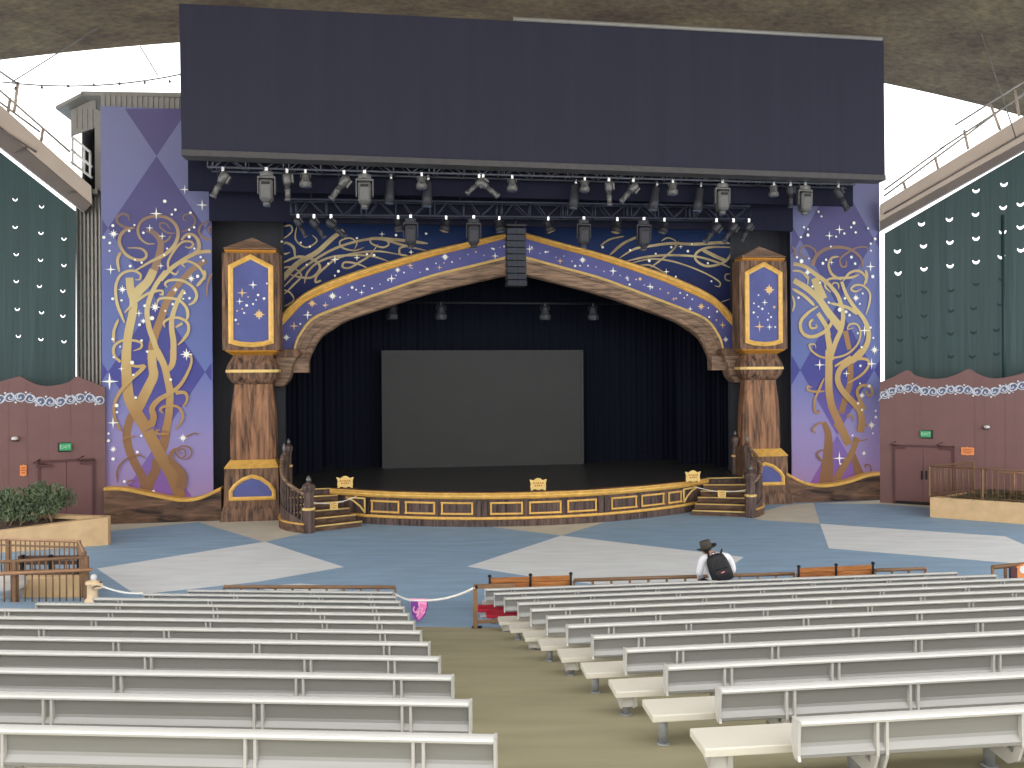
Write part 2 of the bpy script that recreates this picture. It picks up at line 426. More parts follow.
def sweep(mb, path, prof, t0, mi=0, sm=True):
    """moulding: profile (normal offset, t offset) swept along an (s,z) polyline"""
    n = len(path); rings = []
    for i, p in enumerate(path):
        a = path[max(i-1, 0)]; b = path[min(i+1, n-1)]
        dx, dz = b[0]-a[0], b[1]-a[1]; l = math.hypot(dx, dz) or 1
        nx, nz = -dz/l, dx/l
        rings.append([(p[0]+nx*q[0], t0+q[1], p[1]+nz*q[0]) for q in prof])
    return mb.loft(rings, mi, sm)

# ------------------------------------------------------------------ world, camera
sc = bpy.context.scene
wd = bpy.data.worlds.new('overcast_sky'); sc.world = wd; wd.use_nodes = True
bg = wd.node_tree.nodes['Background']; bg.inputs['Color'].default_value = (1.0, .995, .985, 1); bg.inputs['Strength'].default_value = 1.25
cam = bpy.data.cameras.new('camera'); co = bpy.data.objects.new('camera', cam); C.objects.link(co)
cam.sensor_width = 36; cam.lens = F/1024*36; cam.shift_y = -12/1024; cam.clip_end = 400
co.matrix_world = Matrix.Translation((0, 0, HCAM)) @ Matrix.Rotation(math.radians(90), 4, 'X') @ Matrix.Rotation(-RHO, 4, 'Z')
sc.camera = co
vs = sc.view_settings; vs.view_transform = 'Standard'; vs.look = 'None'; vs.exposure = 1.2; vs.gamma = 1.0; vs.use_curve_mapping = False

# ------------------------------------------------------------------ ground
def ueff(x, y): return y - .1054*max(x, 0) - .0558*max(-x, 0)
def floor_z(x, y): return max(0.0, 3.25 - .198*ueff(x, y))
mb = MB()
mb.b2((-45, 8, -.3), (45, 70, -.02), 0)
def patch(pts, mi, z):
    P = [W.gr(px, py, z) for px, py in pts]
    o = len(mb.v); mb.v += P; mb.face(range(o, o+len(P)), mi)
patch([(97, 568.5), (265, 541.5), (343.8, 567), (260, 581.5), (136, 595)], 1, .004)
patch([(255, 586.5), (300, 583.5), (350, 587), (300, 600)], 1, .004)
patch([(109, 531), (107, 522.5), (215, 517), (198, 522)], 2, .004)
patch([(198, 522), (264, 542), (318, 530), (275, 514), (216, 516)], 2, .004)
patch([(485, 526), (561, 535.5), (606, 522), (560, 518)], 2, .004)
patch([(467, 566.5), (561, 535.5), (743.7, 557), (690, 596), (530, 576.5)], 1, .004)
patch([(820, 523.7), (1005, 536.3), (1060, 560), (1060, 567), (828.7, 548.4)], 1, .004)
patch([(786, 505), (813.5, 503), (820, 523.7), (760, 520), (745, 516)], 2, .004)
patch([(815, 503.5), (880, 500.5), (935, 504.5), (935, 508), (880, 504)], 2, .0045)
# replace the top by a plain sheet at z=0
mb.add([(-45, 8, 0), (45, 8, 0), (45, 70, 0), (-45, 70, 0)], [(0, 1, 2, 3)], 0)
struct('floor', W, (0, 30, 0), mb, ['floor_blue', 'floor_pale', 'floor_beige'], 'blue painted plaza floor with large pale star shapes in front of the stage', 'floor')
# raked seating floor
mb = MB(); us = [-8 + .5*i for i in range(41)] + [12.28] + [12.78 + .4*i for i in range(10)] + [16.4]
us = sorted(us); xs = [-16, -12, -8, -6, -4, -3, -2, -1, 0, 1, 2, 3, 4, 6, 8, 10, 12, 14, 17]
def y_of(u, x): return u + .1054*max(x, 0) + .0558*max(-x, 0)
for u in us:
    for x in xs: mb.v.append(Vector((x, y_of(u, x), 3.25 - .198*u)))
nx = len(xs)
for i in range(len(us)-1):
    for j in range(nx-1):
        mb.face((i*nx+j, i*nx+j+1, (i+1)*nx+j+1, (i+1)*nx+j), 0 if us[i+1] <= 12.3 else 1)
# skirt below the edges so the ramp is a solid wedge
n0 = len(mb.v)
for i in (0, len(us)-1):
    for j in range(nx):
        p = mb.v[i*nx+j]; mb.v.append(Vector((p.x, p.y, min(-.01, p.z))))
for j in range(nx-1): mb.face((j, n0+j, n0+j+1, j+1), 0)
for side in (0, nx-1):
    k = len(mb.v)
    for i in range(len(us)): p = mb.v[i*nx+side]; mb.v.append(Vector((p.x, p.y, -.01)))
    for i in range(len(us)-1): mb.face((i*nx+side, (i+1)*nx+side, k+i+1, k+i), 0)
struct('floor_rake', W, (0, 5, 0), mb, ['floor_olive', 'floor_blue'], 'olive sloping concrete floor under the benches and along the aisle', 'floor')

# ------------------------------------------------------------------ tent roof
edge = [ST.pt(px, py, 1.0) for px, py in ((0, 59), (95, 50), (178, 43.5), (884, 82), (985, 107))]
# least squares parabola z = a + b s + c s^2
import itertools
def lsq(pts):
    A = [[0]*3 for _ in range(3)]; B = [0]*3
    for s, z in pts:
        r = [1, s, s*s]
        for i in range(3):
            B[i] += r[i]*z
            for j in range(3): A[i][j] += r[i]*r[j]
    m = Matrix(A); return m.inverted() @ Vector(B)
ra = lsq([(p.x, p.z) for p in edge])
mb = MB(); ss = [-26 + 1.0*i for i in range(55)]; ts = [1.0, .6, -2, -5, -8, -12, -16, -20, -24]
for t in ts:
    for s in ss: mb.v.append(Vector((s, t, ra[0]+ra[1]*s+ra[2]*s*s)))
n = len(ss)
for i in range(len(ts)-1):
    for j in range(n-1): mb.face((i*n+j, i*n+j+1, (i+1)*n+j+1, (i+1)*n+j), 0, True)
struct('ceiling', ST, (0, -9, 16), mb, ['tent'], 'brown and olive leafy painted tent roof curving over the seats', 'ceiling')

def roof_z(s): return ra[0]+ra[1]*s+ra[2]*s*s

# ------------------------------------------------------------------ benches
BACK = [(.050, -.020), (.012, -.020), (.012, -.040), (.016, -.140), (.010, -.160), (-.006, -.184), (-.014, -.196), (-.014, -.216), (-.004, -.224), (.02, -.226), (.05, -.19), (.056, -.12), (.056, -.05)]
ROLL = [(.056, -.012), (.050, .002), (.030, .009), (.0, .009), (-.020, .002), (-.027, -.010), (-.024, -.024), (-.012, -.030), (.012, -.030), (.050, -.028)]
ORD = ['first', 'second', 'third', 'fourth', 'fifth', 'sixth', 'seventh', 'eighth', 'ninth', 'tenth', 'eleventh', 'twelfth']
PL0, PL1, PLT0, PLH = .17, .45, -.27, .055
EXT = [.50, .43, .38, .34, .30, .28, .26, .27, .27, .28, .29, .03]; PDZ = [.05, .035, .012, 0, -.005, -.02, -.045, -.05, -.055, -.05, -.05, -.05]
def bench(fr, u0, h0, sl, k, v0, v1, aisle_left, brs, ext, plank, label, group):
    u = u0 + .9*k; zt = HCAM - (h0 + sl*u)
    PLT = PLT0 + (PDZ[k] if aisle_left else -.03)
    fz = lambda w: 3.25 - .198*(u+w)
    t = thing('bench', label, 'bench', fr, ((v0+v1)/2, u, fz(0)), group)
    p0, p1 = (v0-ext, v1) if aisle_left else (v0, v1-.10)
    mb = MB(); mb.prism([(u+a, zt+b) for a, b in BACK], v0, v1, 's')
    bk = part('backrest', mb, 'alu_back_shaded', t)
    mb = MB(); mb.prism([(u+a, zt+b) for a, b in ROLL], v0, v1, 's'); part('top_roll', mb, 'alu_roll_lit', bk)
    for e in (v0, v1):
        m2 = MB(); d = .018
        m2.prism([(u-.032, zt+.008), (u+.05, zt+.008), (u+.06, zt-.12), (u+.05, zt-.2), (u+.02, zt-.232), (u-.028, zt-.228), (u-.018, zt-.20), (u-.02, zt-.12), (u-.026, zt-.04)], e-d/2, e+d/2, 's')
        part('end_cap', m2, 'alu_frame', bk)
    mb = MB(); mb.b2((p0, u+PL0, zt+PLT-PLH), (p1, u+PL1, zt+PLT), 0)
    st = part('seat', mb, plank, t, bevel=.008)
    # brackets
    for v in brs:
        if not (v0+.1 < v < v1-.05): continue
        m2 = MB()
        for q in (-.030, .030):
            m2.prism([(u-.016, zt-.026), (u+.05, zt-.03), (u+.05, zt-.25), (u+.06, zt-.30), (u+PL1-.03, zt+PLT-PLH), (u+PL1-.03, zt-.36), (u+.10, zt-.385), (u+.02, zt-.33), (u-.010, zt-.25), (u-.019, zt-.226), (u-.016, zt-.12)], v+q-.009, v+q+.009, 's')
        m2.b2((v-.022, u+.010, zt-.24), (v+.022, u+.05, zt-.032), 1)  # recessed web in the darker alu, its shade painted in
        part('bracket', m2, ['alu_frame', 'alu_back_shaded'], t)
        m2 = MB(); w = u+.31
        m2.cyl((v, w, zt+PLT-PLH), (v, w, fz(.31)), .035, 10); m2.cyl((v, w, fz(.31)+.012), (v, w, fz(.31)-.004), .05, 12)
        part('leg', m2, 'leg_grey', t)
    # leg at the aisle end
    ve = (p0+.12) if aisle_left else (p1-.12)
    m2 = MB(); w = u+.31
    m2.cyl((ve, w, zt+PLT-PLH), (ve, w, fz(.31)), .035, 10); m2.cyl((ve, w, fz(.31)+.012), (ve, w, fz(.31)-.004), .05, 12)
    part('leg', m2, 'leg_grey', t)
    if k % 2 == 0:
        m2 = MB(); sg = 1 if aisle_left else -1; va = p0 if aisle_left else p1
        for a, b in ((.05*sg, .07*sg), (.16*sg, .18*sg)):
            m2.prism([(u+PL0+.02, zt+PLT-PLH), (u+PL1-.01, zt+PLT-PLH), (u+PL1-.04, zt+PLT-PLH-.045), (u+PL0+.06, zt+PLT-PLH-.11)], va+a, va+b, 's')
        m2.b2((va+.05*sg, u+PL0+.06, zt+PLT-PLH-.10), (va+.20*sg, u+PL0+.08, zt+PLT-PLH))
        part('end_bracket', m2, 'alu_frame', t)
    return t
RUL, RUH, RUS = 4.32, 1.2036, .198
LUL, LUH, LUS = 4.46, 1.2222, .2029
VR = [2.13, 2.0, 1.9, 1.79, 1.67, 1.56, 1.46, 1.37, 1.29, 1.17, 1.08, .98]
def posname(k):
    if k == 0: return 'in the row nearest the camera'
    if k == 11: return 'in the row nearest the stage'
    if k < 6: return 'in the %s row up from the camera' % ORD[k]
    return 'in the %s row back from the stage' % ORD[11-k]
for k in range(12):
    v1 = {11: 10.33, 10: 10.46}.get(k, 10.7)
    v0 = VR[k]; f = v0+.52
    brs = [f, f+.93] + [f+.93+1.45*i for i in range(1, 8)]
    red = k in (9, 10)
    bench(RR, RUL, RUH, RUS, k, v0, v1, True, brs, EXT[k], 'plank_red' if red else 'plank_cream',
          ('bench with red seat %s, right of the aisle' if red else 'silver bench %s, right of the aisle') % posname(k), 'bench rows right of the aisle')
SEC = [1.0, 1.06, .82, .80, 1.4, 1.06, .72, .78, .95, 1.2, .9, 1.1]
for k in range(12):
    v1 = -.36 - .2465*k; v0 = -7.04 - .37*(11-k)
    brs = [v1-.45] + [v1-.45-SEC[k]-1.55*i for i in range(0, 7)]
    bench(RL, LUL, LUH, LUS, k, v0, v1, False, brs, 0, 'plank_cream', 'silver bench %s, left of the aisle' % posname(k), 'bench rows left of the aisle')

# ------------------------------------------------------------------ rails, posts, wooden benches at the front of the seats
def railing(name, label, fr, pts, h, mat_, r=.03, step=.14, base_gap=.12, group=None, pick=True, posts=None, cat='railing', zfun=None, top_mat=None, mid=None):
    """pts: list of (s,t) corners; floor height from zfun(s,t) (default 0)"""
    zf = zfun or (lambda s, t: 0.0)
    t0 = thing(name, label, cat, fr, (pts[0][0], pts[0][1], zf(*pts[0])), group)
    P = [Vector((s, t, zf(s, t))) for s, t in pts]
    up = Vector((0, 0, 1))
    part('top_rail', MB().tube([p+up*h for p in P], r, 8), top_mat or mat_, t0)
    if base_gap is not None: part('bottom_rail', MB().tube([p+up*base_gap for p in P], r*.75, 8), mat_, t0)
    for q in (mid or []): part('mid_rail', MB().tube([p+up*q for p in P], r*.7, 8), mat_, t0)
    for a, b in zip(P, P[1:]):
        L = (b-a).length; n = max(1, int(round(L/(posts or 1.6))))
        for i in range(n+1):
            if i == 0 and a is not P[0]: continue
            q = a.lerp(b, i/n); part('post', MB().box(q+up*(h+.02)/2, (r*2.1, r*2.1, h+.02)), mat_, t0, bevel=.004)
        if pick:
            m = int(L/step)
            for i in range(1, m):
                q = a.lerp(b, i/m); part('picket', MB().tube([q+up*base_gap, q+up*h], r*.48, 6), mat_, t0)
    return t0
def fz_w(x, y): return floor_z(x, y)
def on_y(px, Y): tx, _ = un(px, 400); return tx*Y
# low brown hand rails along the first row
def front_rail(label, pxs, pys, Y0, Y1, n, end_posts=(True, True)):
    A = W.pt(pxs[0], pys[0], Y0); B = W.pt(pxs[1], pys[1], Y1)
    t0 = thing('hand_rail', label, 'hand rail', W, (A.x, A.y, floor_z(A.x, A.y)), 'low brown hand rails in front of the first row')
    part('top_rail', MB().tube([A, B], .038, 8), 'rail_brown', t0)
    for i in range(n+1):
        q = A.lerp(B, i/n); z0 = floor_z(q.x, q.y)
        part('post', MB().tube([(q.x, q.y, z0), (q.x, q.y, q.z)], .026, 8), 'rail_brown', t0)
    return t0
front_rail('low brown hand rail in front of the first bench row left of the aisle', (224, 395), (586.8, 587.3), 15.35, 15.35, 10)
front_rail('long low brown hand rail between the two wooden benches', (574, 794), (580.2, 573.6), 15.6, 15.9, 12)
front_rail('short low brown hand rail right of the right wooden bench', (875, 925.5), (570.2, 568.6), 16.2, 16.3, 3)

def wood_bench(label, px0, px1, py0, py1, Y0, Y1):
    A = W.pt(px0, py0, Y0); B = W.pt(px1, py1, Y1)
    g = (floor_z(A.x, A.y)+floor_z(B.x, B.y))/2
    d = (B-A); d.z = 0; a = math.atan2(d.y, d.x); fr = Fr(A.y, math.degrees(a), A.x)
    L = d.length; zt = (A.z+B.z)/2
    t0 = thing('wooden_bench', label, 'bench', fr, (L/2, 0, g), 'wooden benches on the front rail')
    for z0, h, tt in ((zt-.115, .10, .0), (zt-.235, .11, .03)):
        part('back_slat', MB().box((L/2, tt, z0+h/2), (L, .035, h)), 'wood_bench', t0, bevel=.012)
    for j in range(3): part('seat_slat', MB().box((L/2, .12+.13*j, zt-.36-.01*j), (L, .115, .035)), 'wood_bench', t0, bevel=.01)
    for q in (0.0, .5, 1.0):
        s = .02 + (L-.04)*q
        m = MB(); m.tube([(s, -.03, zt+.03), (s, -.035, zt-.12), (s, .0, zt-.30), (s, .06, zt-.39), (s, .40, zt-.40), (s, .42, g)], .022, 8)
        m.tube([(s, .0, zt-.32), (s, -.10, g)], .022, 8); m.lathe((s, -.03, zt+.02), [(.004, -.03), (.035, -.01), (.04, .01), (.025, .03), (.004, .038)], 10)
        part('iron_support', m, 'black_iron', t0)
    return t0
wood_bench('orange-brown wooden bench with black iron supports beside the aisle at the front', 488.5, 571.5, 577.2, 574.4, 14.95, 15.1)
wood_bench('orange-brown wooden bench with black iron supports right of the seated rows, beyond the bent person', 797, 873, 567.4, 564.0, 15.75, 16.0)

# aisle stanchion
Y = 12.24; B0 = W.pt(475.5, 628.3, Y); T0 = W.pt(475.5, 585.2, Y)
t0 = thing('aisle_rail', 'brown U-shaped rail post at the aisle end holding the rope, beside the red seats', 'rail', W, (B0.x, B0.y, floor_z(B0.x, B0.y)))
zb = floor_z(B0.x, B0.y)
part('post', MB().box((B0.x, B0.y, (zb+T0.z)/2), (.07, .07, T0.z-zb)), 'rail_brown', t0, bevel=.006)
part('top_rail', MB().box((B0.x+.30, B0.y+.03, T0.z-.02), (.66, .06, .06), R=Matrix.Rotation(.1, 3, 'Z')), 'rail_brown', t0, bevel=.006)
part('bottom_rail', MB().box((B0.x+.30, B0.y+.03, zb+.10), (.60, .045, .045), R=Matrix.Rotation(.1, 3, 'Z')), 'rail_brown', t0, bevel=.005)
part('floor_plate', MB().box((B0.x+.02, B0.y, zb+.002), (.16, .16, .02)), 'black_iron', t0)
# rope and pennant across the aisle
Ra = W.pt(394, 593.2, 14.7); Rp0 = W.pt(411, 600.2, 12.75); Rp1 = W.pt(428, 600.4, 12.72); Rb = W.pt(476, 587.0, Y-.04)
def sag(a, b, d, n=10): return [a.lerp(b, i/n) - Vector((0, 0, d*4*(i/n)*(1-i/n))) for i in range(n+1)]
t0 = thing('rope', 'white rope strung across the aisle between the benches', 'rope', W, tuple((Rp0+Rp1)/2))
part('cord', MB().tube(sag(Ra, Rp0, .02) + sag(Rp0, Rp1, .0, 3)[1:] + sag(Rp1, Rb, .05)[1:], .020, 6), 'rope_white', t0)
part('hook', MB().lathe(Ra, [(.01, -.03), (.035, 0), (.01, .03)], 8), 'black_iron', t0)
part('hook', MB().lathe(Rb, [(.01, -.03), (.03, 0), (.01, .03)], 8), 'black_iron', t0)
a = math.degrees(math.atan2((Rp1-Rp0).y, (Rp1-Rp0).x)); fp = Fr(Rp0.y, a, Rp0.x); Lp = (Rp1-Rp0).xy.length; zp = Rp0.z
mp_ = lambda x, y: (Lp*(x-260)/150.0, zp+.02 - .365*(y-340)/185.0)
outl = [mp_(*p) for p in ((260, 340), (410, 340), (408, 400), (385, 470), (350, 510), (320, 527), (290, 505), (268, 465), (258, 400))]
inn = [mp_(*p) for p in ((270, 352), (400, 352), (398, 400), (376, 462), (346, 500), (320, 514), (297, 495), (278, 458), (269, 400))]
t0 = thing('pennant', 'small purple and pink shield pennant with a curly letter hanging from the aisle rope', 'pennant', fp, (Lp/2, 0, zp-.2))
m = MB(); m.prism(outl, -.008, .008, 't', 0)
n_ = len(outl)
cloth = part('cloth', m, 'pennant_purple', t0)
m = MB(); m.prism([mp_(*p) for p in ((318, 352), (400, 352), (398, 400), (376, 462), (346, 500), (322, 512), (300, 440), (330, 400))], -.011, -.008, 't', 0)
part('pink_field', m, 'pennant_pink', cloth)
m = MB()
for pts, w in (([(290, 400), (282, 430), (300, 450), (325, 440), (335, 410), (330, 375), (345, 365), (385, 375), (392, 365)], 12), ([(335, 400), (330, 440), (318, 475), (305, 480)], 12), ([(325, 420), (350, 412), (362, 420), (352, 440), (370, 455), (385, 440)], 10)):
    q = smooth(pts, 5); m.ribbon([mp_(*p) for p in q], [w/150.0*Lp*.95]*len(q), -.0125)
part('curly_letter', m, 'pennant_light', cloth)
part('band', MB().prism([mp_(*p) for p in ((256, 336), (414, 336), (412, 354), (258, 354))], -.014, .012, 't'), 'pennant_light', cloth)

# ------------------------------------------------------------------ stage house: unseen dark shell, put in to block light
SC = .40                                     # middle of the stage in s
TA = 1.3                                     # front face of the arch
def stn(px, py, t=0.0): p = ST.pt(px, py, t); return (p.x, p.z)
mb = MB(); mb.b2((-10.8, 11.6, 0), (11.6, 11.9, 13.0)); struct('wall_back', ST, (0, 11.7, 0), mb, 'leg_navy', 'black back wall of the stage house behind the screen', 'wall')
mb = MB(); mb.b2((-11.1, 1.75, 0), (-10.8, 11.9, 13.0)); struct('wall_stage_left', ST, (-11, 6, 0), mb, 'leg_navy', 'unseen dark left side wall of the stage house', 'wall')
mb = MB(); mb.b2((11.6, 1.75, 0), (11.9, 11.9, 13.0)); struct('wall_stage_right', ST, (11.7, 6, 0), mb, 'leg_navy', 'unseen dark right side wall of the stage house', 'wall')
mb = MB(); mb.b2((-11.1, 1.75, 13.0), (11.9, 11.9, 13.3)); mb.b2((-9.9, -.2, 13.0), (10.6, 1.75, 13.3)); struct('ceiling_stage', ST, (0, 6, 13), mb, 'leg_navy', 'unseen dark roof of the stage house above the curtains', 'ceiling')
# dark fabric wall on both sides of the arch, behind the pillars
sl0 = stn(209, 300, 1.2)[0]; sl1 = stn(283, 300, 1.2)[0]; sr0 = 2*SC - sl1; sr1 = stn(794, 300, 1.2)[0]
mb = MB(); mb.b2((sl0-2.9, 1.45, 0), (sl1, 1.75, 13.0)); mb.b2((sr0, 1.45, 0), (sr1+3.0, 1.75, 13.0)); mb.b2((sl1, 1.75, 9.6), (sr0, 1.95, 13.0))
struct('wall_proscenium', ST, (0, 1.6, 0), mb, 'drape_grey', 'dark grey cloth covered wall around the stage opening, behind the pillars', 'wall')

# stage platform with curved apron
KC, TF = .0455, -2.35
def tap(x): return TF + KC*x*x               # apron front, x measured from the middle
ZS = 1.05; XE = 5.35; XB = 6.56; TB = -.32
plan = [(SC+XE*(i/24.0), tap(XE*i/24.0)) for i in range(-24, 25)] + [(SC+XB, TB), (SC+8.0, TB), (SC+8.0, 1.4), (SC+9.9, 1.9), (SC+9.9, 11.5), (SC-9.9, 11.5), (SC-9.9, 1.9), (SC-8.0, 1.4), (SC-8.0, TB), (SC-XB, TB)]
t0 = thing('stage_platform', 'black topped stage platform with curved wooden apron and gold trim', 'stage', ST, (SC, 0, 0))
def off(p, d):
    n = len(p); out = []
    for i in range(n):
        a, b = p[i-1], p[(i+1) % n]; dx, dy = b[0]-a[0], b[1]-a[1]; l = math.hypot(dx, dy) or 1
        out.append((p[i][0]+dy/l*d, p[i][1]-dx/l*d))
    return out
part('deck', MB().prism(plan, ZS-.06, ZS, 'z'), 'stage_black', t0)
part('apron_face', MB().prism(plan, .0, ZS-.06, 'z'), 'wood_stage', t0)
front = [(SC-XB, TB)] + [(SC+XE*(i/30.0), tap(XE*i/30.0)) for i in range(-30, 31)] + [(SC+XB, TB)]
def rim(path, prof):
    rings = []
    for i, p in enumerate(path):
        a = path[max(i-1, 0)]; b = path[min(i+1, len(path)-1)]; dx, dy = b[0]-a[0], b[1]-a[1]; l = math.hypot(dx, dy)
        nx, ny = dy/l, -dx/l
        rings.append([(p[0]+nx*o_, p[1]+ny*o_, z) for o_, z in prof])
    return MB().loft(rings)
part('gold_cornice', rim(front, [(.0, ZS+.012), (.10, ZS+.012), (.12, ZS-.02), (.10, ZS-.07), (.11, ZS-.10), (.08, ZS-.17), (.03, ZS-.20), (.0, ZS-.20)]), 'gold', t0)
part('deck_edge', rim(front, [(-.18, ZS+.03), (.06, ZS+.03), (.06, ZS+.012), (-.18, ZS+.012)]), 'wood_dark', t0)
part('gold_base_line', rim(front, [(.0, .29), (.10, .29), (.115, .25), (.10, .21), (.0, .21)]), 'gold', t0)
part('base_board', rim(front, [(.0, .21), (.13, .21), (.15, .18), (.15, .0), (.0, .0)]), 'wood_stage', t0)
def on_front(px):
    best = None
    for i in range(-400, 401):
        x = XE*i/400.0; p = ST.w(SC+x, tap(x), .6)
        tx = p.x/p.y; d = abs(tx - un(px, 505)[0])
        if best is None or d < best[0]: best = (d, x)
    return best[1]
for a, b in ((371, 399), (405, 435), (441, 473), (489.7, 522.8), (528.7, 561), (567, 596.5), (611, 636.5), (641, 663.7), (668, 687.3)):
    x0, x1 = on_front(a), on_front(b); N = 6
    m = MB(); w = .055; z0, z1 = .36, .76
    pth = [(SC+x0+(x1-x0)*i/N, tap(x0+(x1-x0)*i/N)) for i in range(N+1)]
    for za, zb in ((z0, z0+w), (z1-w, z1)):
        rings = []
        for i, p in enumerate(pth):
            x = p[0]-SC; nx, ny = 2*KC*x, -1; l = math.hypot(nx, ny); nx /= l; ny /= l
            rings.append([(p[0]+nx*o_, p[1]+ny*o_, z) for o_, z in ((-.01, za), (.05, za), (.06, (za+zb)/2), (.05, zb), (-.01, zb))])
        m.loft(rings)
    for xa, sg in ((x0, 1), (x1, -1)):
        rings = []
        for z in (z0, z1):
            rings.append([(SC+xa+q*sg, tap(xa+q*sg)-o_, z) for q, o_ in ((0, -.01), (0, .05), (w/2, .06), (w, .05), (w, -.01))])
        m.loft(rings)
    part('panel_frame', m, 'gold', t0)
for a in (359, 365, 478, 484.5, 600, 606.5):   # narrow pilaster strips
    x = on_front(a); p = (SC+x, tap(x))
    part('pilaster', MB().box((p[0], p[1]-.02, .55), (.17, .07, .52), R=Matrix.Rotation(math.atan(2*KC*x), 3, 'Z')), 'wood_stage', t0, bevel=.01)
for sg in (-1, 1):                              # triangular gold brackets at both ends
    x = sg*(XE-.02); q0 = (SC+sg*XE, tap(XE)); q1 = (SC+sg*XB, TB)
    m = MB(); e = Vector((q1[0]-q0[0], q1[1]-q0[1], 0)); e.normalize(); nrm = Vector((-sg*-e.y, sg*-e.x, 0))
    if nrm.y > 0: nrm = -nrm
    o0 = Vector((q0[0], q0[1], 0)) + nrm*.06
    P = lambda d, z: o0 + e*d + Vector((0, 0, z))
    m.tube([P(.06, .80), P(.06, .34)], .03, 6); m.tube([P(.06, .80), P(.80, .80)], .03, 6)
    m.tube([P(.80, .80), P(.5, .70), P(.25, .54), P(.06, .34)], .034, 6)
    part('corner_bracket', m, 'gold_pale', t0)

# stairs at both ends of the apron
def stair(sg, label, lab2, ex):
    X = lambda x: SC + sg*x                      # x positive is outwards
    t0 = thing('stair', label, 'stairs', ST, (X(7), -1.2, 0), 'curved stairs up to the stage')
    Rb, Rt = (5.5, -1.64), (6.54, -.34); Lb, Lt = (7.02+ex, -2.32), (8.06, -.42)
    N = 6
    def left(f):
        # bulging quarter curve
        x = Lb[0]+(Lt[0]-Lb[0])*f; y = Lb[1]+(Lt[1]-Lb[1])*f
        k = .34*math.sin(math.pi*f); return (x + .82*k, y - .57*k)
    Ls = [left(i/(N-1.0)) for i in range(N)]; Rs = [(Rb[0]+(Rt[0]-Rb[0])*i/(N-1.0), Rb[1]+(Rt[1]-Rb[1])*i/(N-1.0)) for i in range(N)]
    rise = ZS/N
    for i in range(N-1):
        arc = [left(i/(N-1.0) + (1-i/(N-1.0))*j/10.0) for j in range(11)]
        poly = [(X(a), b) for a, b in arc] + [(X(a), b) for a, b in Rs[i:][::-1]]
        m = MB(); m.prism(poly, rise*i if i else 0.0, rise*(i+1), 'z'); stp = part('step', m, 'wood_step', t0)
        a, b = Ls[i], Rs[i]; z = rise*(i+1)
        m = MB(); m.tube([(X(a[0]), a[1], z-.012), (X(b[0]), b[1], z-.012)], .024, 6); part('gold_nosing', m, 'gold_pale', stp)
    m = MB(); m.tube([(X(Ls[-1][0]), Ls[-1][1], ZS+.0), (X(Rs[-1][0]), Rs[-1][1], ZS+.0)], .024, 6); part('gold_nosing', m, 'gold_pale', t0)
    # curved side: stringer, base board, balustrade
    path = [left(j/14.0) for j in range(15)]
    def outp(f, d):
        p = left(f); q = left(min(1, f+.02)); r_ = left(max(0, f-.02)); dx, dy = q[0]-r_[0], q[1]-r_[1]; l = math.hypot(dx, dy)
        return (p[0] + dy/l*d, p[1] - dx/l*d)
    def ribbonwall(d0, d1, zl, zh, fn=None):
        rings = []
        for j in range(15):
            f = j/14.0; a = outp(f, d0); b = outp(f, d1); z0 = zl(f); z1 = zh(f)
            rings.append([(X(a[0]), a[1], z0), (X(b[0]), b[1], z0), (X(b[0]), b[1], z1), (X(a[0]), a[1], z1)])
        return MB().loft(rings)
    part('base_board', ribbonwall(.005, .14, lambda f: 0.0, lambda f: .26), 'wood_dark', t0)
    part('stringer', ribbonwall(.005, .09, lambda f: .26, lambda f: .34+.74*f), 'wood_stage', t0)
    part('gold_line', ribbonwall(.005, .16, lambda f: .26, lambda f: .30), 'gold', t0)
    hr = lambda f: 1.16 + .86*f + .22*max(0, f-.62)**1*2
    part('hand_rail', MB().tube([(X(outp(j/14.0, .05)[0]), outp(j/14.0, .05)[1], hr(j/14.0)) for j in range(15)], .06, 8), 'wood_side', t0)
    for j in range(1, 14):
        f = j/14.0; p = outp(f, .05); za = .34+.74*f; zb = hr(f)-.03
        pr = [(.03, za), (.045, za+.05), (.028, za+.10), (.05, za+(zb-za)*.35), (.026, za+(zb-za)*.62), (.045, za+(zb-za)*.72), (.026, zb-.08), (.04, zb)]
        part('baluster', MB().lathe((X(p[0]), p[1], 0), pr, 8), 'wood_stage', t0)
    def newel(x, y, z0, h, k=1.0):
        nm = 'newel_post'; m = MB(); c = (X(x), y, 0); R8 = Matrix.Rotation(math.radians(0), 3, 'Z')
        m.lathe(c, [(.20*k, z0), (.20*k, z0+h*.40), (.165*k, z0+h*.44), (.165*k, z0+h*.70), (.21*k, z0+h*.74), (.23*k, z0+h*.79), (.21*k, z0+h*.83), (.10*k, z0+h*.87), (.06*k, z0+h*.885)], 8, sm=False, a0=math.pi/8)
        p = part(nm, m, 'wood_stage', t0)
        part('gold_collar', MB().lathe(c, [(.205*k, z0+h*.395), (.225*k, z0+h*.405), (.225*k, z0+h*.425), (.19*k, z0+h*.44)], 8, sm=False, a0=math.pi/8), 'gold_pale', p)
        part('finial', MB().lathe(c, [(.05*k, z0+h*.88), (.085*k, z0+h*.90), (.095*k, z0+h*.925), (.075*k, z0+h*.955), (.03*k, z0+h*.985), (.01*k, z0+h)], 12), 'lamp_silver', p)
    newel(6.97+ex, -2.30, 0.0, 1.76, .92)
    newel(8.08, -.36, .0, 2.60, .66)
    newel(8.08, .62, ZS, 1.62, .66)
    part('side_panel', MB().b2((X(8.08)-.05, -.26, ZS), (X(8.08)+.05, .52, ZS+1.05)), 'wood_up', t0)
    # rope closing the stair and its sign
    a = Vector((X(6.90+ex), -2.32, .94)); b = Vector((X(5.70), -1.42, .93))
    rp = thing('stair_rope', 'thin white rope closing the %s stage stair' % lab2, 'rope', ST, tuple((a+b)/2), 'ropes across the stage stairs')
